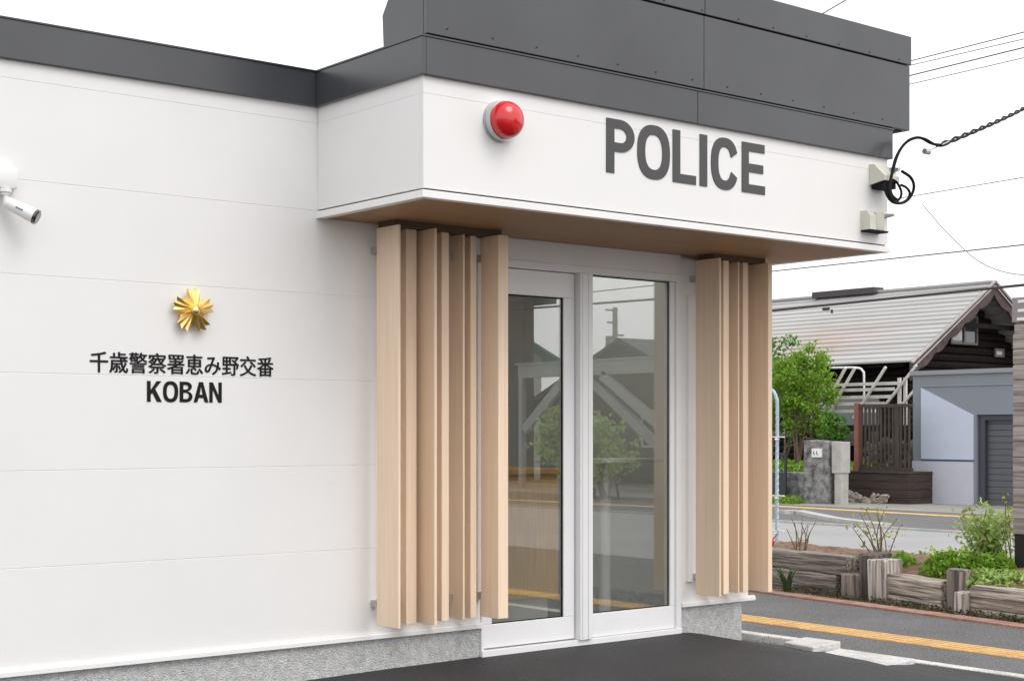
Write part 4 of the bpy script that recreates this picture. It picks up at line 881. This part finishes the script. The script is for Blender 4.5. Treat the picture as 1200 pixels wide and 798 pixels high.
for k in range(46):
    c = Vector((23.9 + random.uniform(-.3, .3), random.uniform(13.3, 15.0), .35 + random.random() * .65)); bmesh.ops.create_icosphere(bm, subdivisions=1, radius=random.uniform(.1, .22), matrix=Matrix.Translation(c) @ Euler([random.random() * 3 for _ in range(3)]).to_matrix().to_4x4() @ Matrix.Diagonal((1, 1.3, .7, 1)))
tag(obj('rock_pile', bm, mat('brown rocks', (.16, .13, .11), .9, c2=(.05, .04, .035), vscale=3)), 'pile of brown rocks under the raised deck', 'rocks', kind='stuff')

# ---------------------------------------------------------------- trees
def tree(label, base, h, crown_c, crown_r, n, lsize, m, stems=6, name='garden_tree', seed=0, group=None):
    base = Vector(base); cc = Vector(crown_c); t = thing(name, label, 'tree', tuple(base), group); rnd = random.Random(seed)
    bm = BM(); tips = []
    for k in range(stems):
        e = cc + Vector((rnd.uniform(-.6, .6) * crown_r[0], rnd.uniform(-.75, .75) * crown_r[1], rnd.uniform(-.4, .7) * crown_r[2])); s = base + Vector((rnd.gauss(0, .12), rnd.gauss(0, .12), -.1))
        mid = s.lerp(e, .5) + Vector((rnd.gauss(0, .1), rnd.gauss(0, .1), .1)); c = curve_pts([s, mid, e], 6); tube(bm, c, .035, 6, .35); tips.append(c)
        for q in range(5):
            i = rnd.randint(5, len(c) - 1); e2 = c[i] + Vector((rnd.gauss(0, .4), rnd.gauss(0, .4), rnd.uniform(.05, .5))) * min(1, crown_r[2]); tube(bm, [c[i], c[i].lerp(e2, .5) + Vector((0, 0, .04)), e2], .014, 5, .4); tips.append([c[i], c[i].lerp(e2, .5), e2])
    obj('trunk', bm, M['stem'], t)
    bm = BM(); P = []
    cl = [cc + Vector((rnd.gauss(0, .5) * crown_r[0], rnd.gauss(0, .5) * crown_r[1], rnd.uniform(-1, 1) * crown_r[2])) for _ in range(46)] + [c[-1] for c in tips]
    cl = [c for c in cl if ((c.x - cc.x) / crown_r[0]) ** 2 + ((c.y - cc.y) / crown_r[1]) ** 2 + ((c.z - cc.z) / crown_r[2]) ** 2 < 1.15]
    while len(P) < n:
        c = rnd.choice(cl); r_ = .28 * min(crown_r) * rnd.uniform(.5, 1.1); P.append(c + Vector((rnd.gauss(0, r_ * .55), rnd.gauss(0, r_ * .55), rnd.gauss(0, r_ * .45))))
    leaves(bm, P, lsize, .4); obj('crown', bm, m, t); return t
tree('bright green many-stemmed tree behind the gate pier', (22.3, 15.5, .05), 3, (22.3, 15.45, 2.2), (.75, .93, 1.0), 8500, .085, M['leafA'], 9, seed=3)
tree('small green bush at the right foot of the bright tree', (22.0, 14.5, .05), 1.4, (22.0, 14.35, 1.3), (.4, .36, .38), 900, .10, M['leafB'], 4, name='garden_bush', seed=5)
tree('taller green tree half hidden behind the timber fins', (23.2, 17.2, .05), 3.4, (23.2, 17.1, 2.4), (.9, 1.0, 1.0), 3500, .12, M['leafB'], 6, seed=8)

# ---------------------------------------------------------------- overhead wires along and across the street
def wire(label, p, q, r_, sag=0, ext=1.6, m_='wire', grp='thin overhead wires against the sky'):
    p = Vector(p); q = Vector(q); d = q - p; p2 = p - d * .9; q2 = q + d * ext
    pts = []
    for i in range(41):
        f_ = i / 40; pts.append(p2.lerp(q2, f_) - Vector((0, 0, sag * 4 * f_ * (1 - f_))))
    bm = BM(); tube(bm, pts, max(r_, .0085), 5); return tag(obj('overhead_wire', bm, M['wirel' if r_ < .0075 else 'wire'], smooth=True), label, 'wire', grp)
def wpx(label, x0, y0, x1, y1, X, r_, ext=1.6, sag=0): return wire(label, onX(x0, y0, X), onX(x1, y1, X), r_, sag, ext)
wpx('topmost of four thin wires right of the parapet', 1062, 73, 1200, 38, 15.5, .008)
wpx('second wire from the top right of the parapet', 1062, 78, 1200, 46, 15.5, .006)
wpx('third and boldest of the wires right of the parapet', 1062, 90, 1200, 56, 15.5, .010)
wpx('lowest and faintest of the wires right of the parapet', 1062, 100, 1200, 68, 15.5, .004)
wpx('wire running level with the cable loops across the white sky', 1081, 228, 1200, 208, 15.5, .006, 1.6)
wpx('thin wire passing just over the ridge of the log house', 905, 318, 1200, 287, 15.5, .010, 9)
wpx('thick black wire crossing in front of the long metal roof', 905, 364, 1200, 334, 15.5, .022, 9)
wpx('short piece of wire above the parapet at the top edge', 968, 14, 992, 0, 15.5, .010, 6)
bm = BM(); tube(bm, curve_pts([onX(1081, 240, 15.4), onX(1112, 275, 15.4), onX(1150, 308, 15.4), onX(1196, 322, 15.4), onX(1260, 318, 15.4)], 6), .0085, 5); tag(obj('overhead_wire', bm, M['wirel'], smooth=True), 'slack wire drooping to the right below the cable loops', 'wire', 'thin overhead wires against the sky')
q = onX(968, 362, 15.3); bm = BM(); cyl(bm, tuple(q), .028, .12, 'y', 8); cyl(bm, (q.x, q.y - .12, q.z - .05), .02, .06, 'z', 8); tag(obj('cable_clamp', bm, M['wire']), 'small clamp on the thick wire over the metal roof', 'clamp')

# ---------------------------------------------------------------- inside the police box
t = thing('reception_counter', 'oak counter seen through the left door leaf', 'counter', (1.3, .9, 0))
bm = BM(); box(bm, .3, 2.22, .6, .64, .2, 1.0); box(bm, 2.18, 2.22, .641, 1.15, .2, 1.0); obj('panel', bm, M['oak'], t)
bm = BM(); box(bm, .26, 2.26, .56, 1.2, 1.0, 1.035, .004); obj('top', bm, M['oak'], t)
bm = BM(); box(bm, .34, 2.18, .66, 1.1, .003, .2); obj('plinth', bm, M['intw'], t)
t = thing('monitor', 'boxy white monitor standing on the oak counter', 'monitor', (1.65, .8, 1.035))
bm = BM(); box(bm, 1.40, 1.74, .78, .83, 1.16, 1.42, .01); box(bm, 1.54, 1.60, .80, .84, 1.05, 1.17); box(bm, 1.47, 1.67, .74, .90, 1.036, 1.055); obj('casing', bm, M['plast'], t)
bm = BM(); box(bm, 1.43, 1.71, .776, .7795, 1.19, 1.39); obj('screen', bm, M['lens'], t)
t = thing('reflection_stand_in', 'added white table form standing in for a reflected rail and post', 'table', (2.62, .58, 0))  # table form added in place of a mirrored post and rail
bm = BM(); box(bm, 2.42, 3.0, .40, .80, 1.07, 1.095, .004); obj('top', bm, M['plast'], t)
bm = BM(); cyl(bm, (2.62, .58, .55), .04, 1.03, 'z', 16); cyl(bm, (2.62, .58, .02), .14, .03, 'z', 20); obj('pedestal', bm, M['plast'], t)

# ---------------------------------------------------------------- the other side of the street, which the glass mirrors
def gable_house(name, label, x0, x1, y0, y1, h, rh, wm, rm, over=.5):
    t = thing(name, label, 'house', ((x0 + x1) / 2, (y0 + y1) / 2, -.21))
    bm = BM(); box(bm, x0, x1, y0, y1, -.3, h); prism(bm, [(x0, h), (x1, h), ((x0 + x1) / 2, h + rh - .12)], 'y', y0 + .01, y1 - .01); obj('wall', bm, wm, t)
    bm = BM(); xm = (x0 + x1) / 2; s = rh / (xm - x0)
    prism(bm, [(x0 - over, h - over * s), (xm, h + rh), (x1 + over, h - over * s), (x1 + over, h - over * s - .14), (xm, h + rh - .14), (x0 - over, h - over * s - .14)], 'y', y0 - over, y1 + over); obj('roof', bm, rm, t)
    for k in range(3):
        y = y0 + (y1 - y0) * (.2 + .3 * k)
        for zz in ([.9] if h < 4 else [.9, h - 1.6]):
            bm = BM(); box(bm, x0 - .04, x0 - .002, y - .75, y + .75, zz, zz + 1.15); wf = obj('window', bm, M['deckw'], t)
            bm = BM(); box(bm, x0 - .05, x0 - .041, y - .68, y - .03, zz + .06, zz + 1.09); box(bm, x0 - .05, x0 - .041, y + .03, y + .68, zz + .06, zz + 1.09); obj('pane', bm, M['wglass'], wf)
    return t
t = thing('street_house', 'low house with a dark slate roof across the street', 'house', (31, -25.5, -.21))
bm = BM(); box(bm, 26.6, 36, -29.6, -21.4, -.3, 2.2); prism(bm, [(-29.6, 2.2), (-21.4, 2.2), (-25.5, 3.86)], 'x', 26.61, 35.99); obj('wall', bm, M['brown'], t)
bm = BM(); prism(bm, [(-30.1, 2.0), (-25.5, 4.0), (-20.9, 2.0), (-20.9, 1.86), (-25.5, 3.86), (-30.1, 1.86)], 'x', 26.1, 36.5); obj('roof', bm, M['slate'], t)
for y in (-27.6, -24.2):
    bm = BM(); box(bm, 26.56, 26.598, y - .8, y + .8, .8, 1.9); wf = obj('window', bm, M['deckw'], t)
    bm = BM(); box(bm, 26.55, 26.559, y - .72, y + .72, .87, 1.83); obj('pane', bm, M['wglass'], wf)
gable_house('street_house', 'beige house with a teal roof far down the street', 38.0, 46.0, -64, -52.5, 5.2, 1.8, M['beige'], M['teal'], .9)
gable_house('street_house', 'tall brown two-storey house down the street', 20.6, 26.0, -40, -29.2, 5.6, 1.3, M['brown'], M['slate'])
t = thing('carport', 'grey steel carport with slanting braces across the street', 'carport', (22, -21, -.21))
bm = BM(); box(bm, 20.94, 21.06, -23.8, -18.4, 2.66, 3.0); obj('beam', bm, M['beam'], t)
bm = BM(); prism(bm, [(20.9, 3.001), (25.5, 3.001), (25.5, 3.05), (20.9, 3.05)], 'y', -23.9, -18.3); obj('roof', bm, M['beam'], t)
for p, q in (((21, -20.6, 2.66), (21, -18.5, 1.35)), ((21.2, -21.4, 2.66), (21.2, -18.9, .95)), ((21, -21.9, 2.66), (21, -23.6, 1.3))):
    bm = BM(); obox(bm, p, q, .12, .24); obj('brace', bm, M['beam'], t)
for y, x in ((-23.7, 21), (-18.5, 21)):
    bm = BM(); box(bm, x - .07, x + .07, y - .07, y + .07, -.3, 2.659); obj('post', bm, M['beam'], t)
for lab, y, hgt, x in (('concrete utility pole with wires across the street', -38.4, 6.6, 38.0), ('distant concrete utility pole down the street', -52, 8.6, 15.5), ('concrete utility pole far up the street behind the log house', 62, 8.6, 15.5)):
    t = thing('utility_pole', lab, 'utility pole', (x, y, -.21))
    bm = BM(); cyl(bm, (x, y, hgt / 2 - .3), .16, hgt, 'z', 14, .10); obj('shaft', bm, M['pole'], t, smooth=False)
    bm = BM(); box(bm, x - .5, x + .12, y - .05, y + .05, hgt - .45, hgt - .38); box(bm, x - .4, x + .12, y - .05, y + .05, hgt - .95, hgt - .88); box(bm, x - .1, x + .45, y - .05, y + .05, hgt - 1.45, hgt - 1.38); obj('cross_arm', bm, M['beam'], t)
    bm = BM(); cyl(bm, (x - .30, y, hgt - 1.75), .17, .55, 'z', 14); obj('transformer', bm, M['beam'], t)
tree('tall leafy shrub across the street by the carport', (18.6, -19.0, -.2), 2, (18.6, -19.0, 1.0), (.8, .9, .85), 2600, .12, M['leafL'], 6, name='street_shrub', seed=11)
tree('round leafy shrub across the street left of the carport', (18.4, -17.6, -.2), 2, (18.4, -17.6, .85), (.7, .8, .75), 1800, .12, M['leafL'], 5, name='street_shrub', seed=12)
tree('lower leafy shrub down the street before the brown house', (18.2, -23.2, -.2), 2, (18.2, -23.2, .8), (.7, .7, .75), 1800, .12, M['leafL'], 5, name='street_shrub', seed=13)
clump('edge_grass', 'low mixed weeds around the bare rose stems by the pole', 'plant', (7.0, 2.7, .05), (.22, .38, .09), 520, .035, M['leafB'])
clump('dry_leaves', 'dry brown leaf litter under the sparse rose bush', 'leaf litter', (7.0, 1.6, .07), (.3, .4, .04), 260, .04, mat('dry leaf', (.20, .12, .07), .9, island=.4))
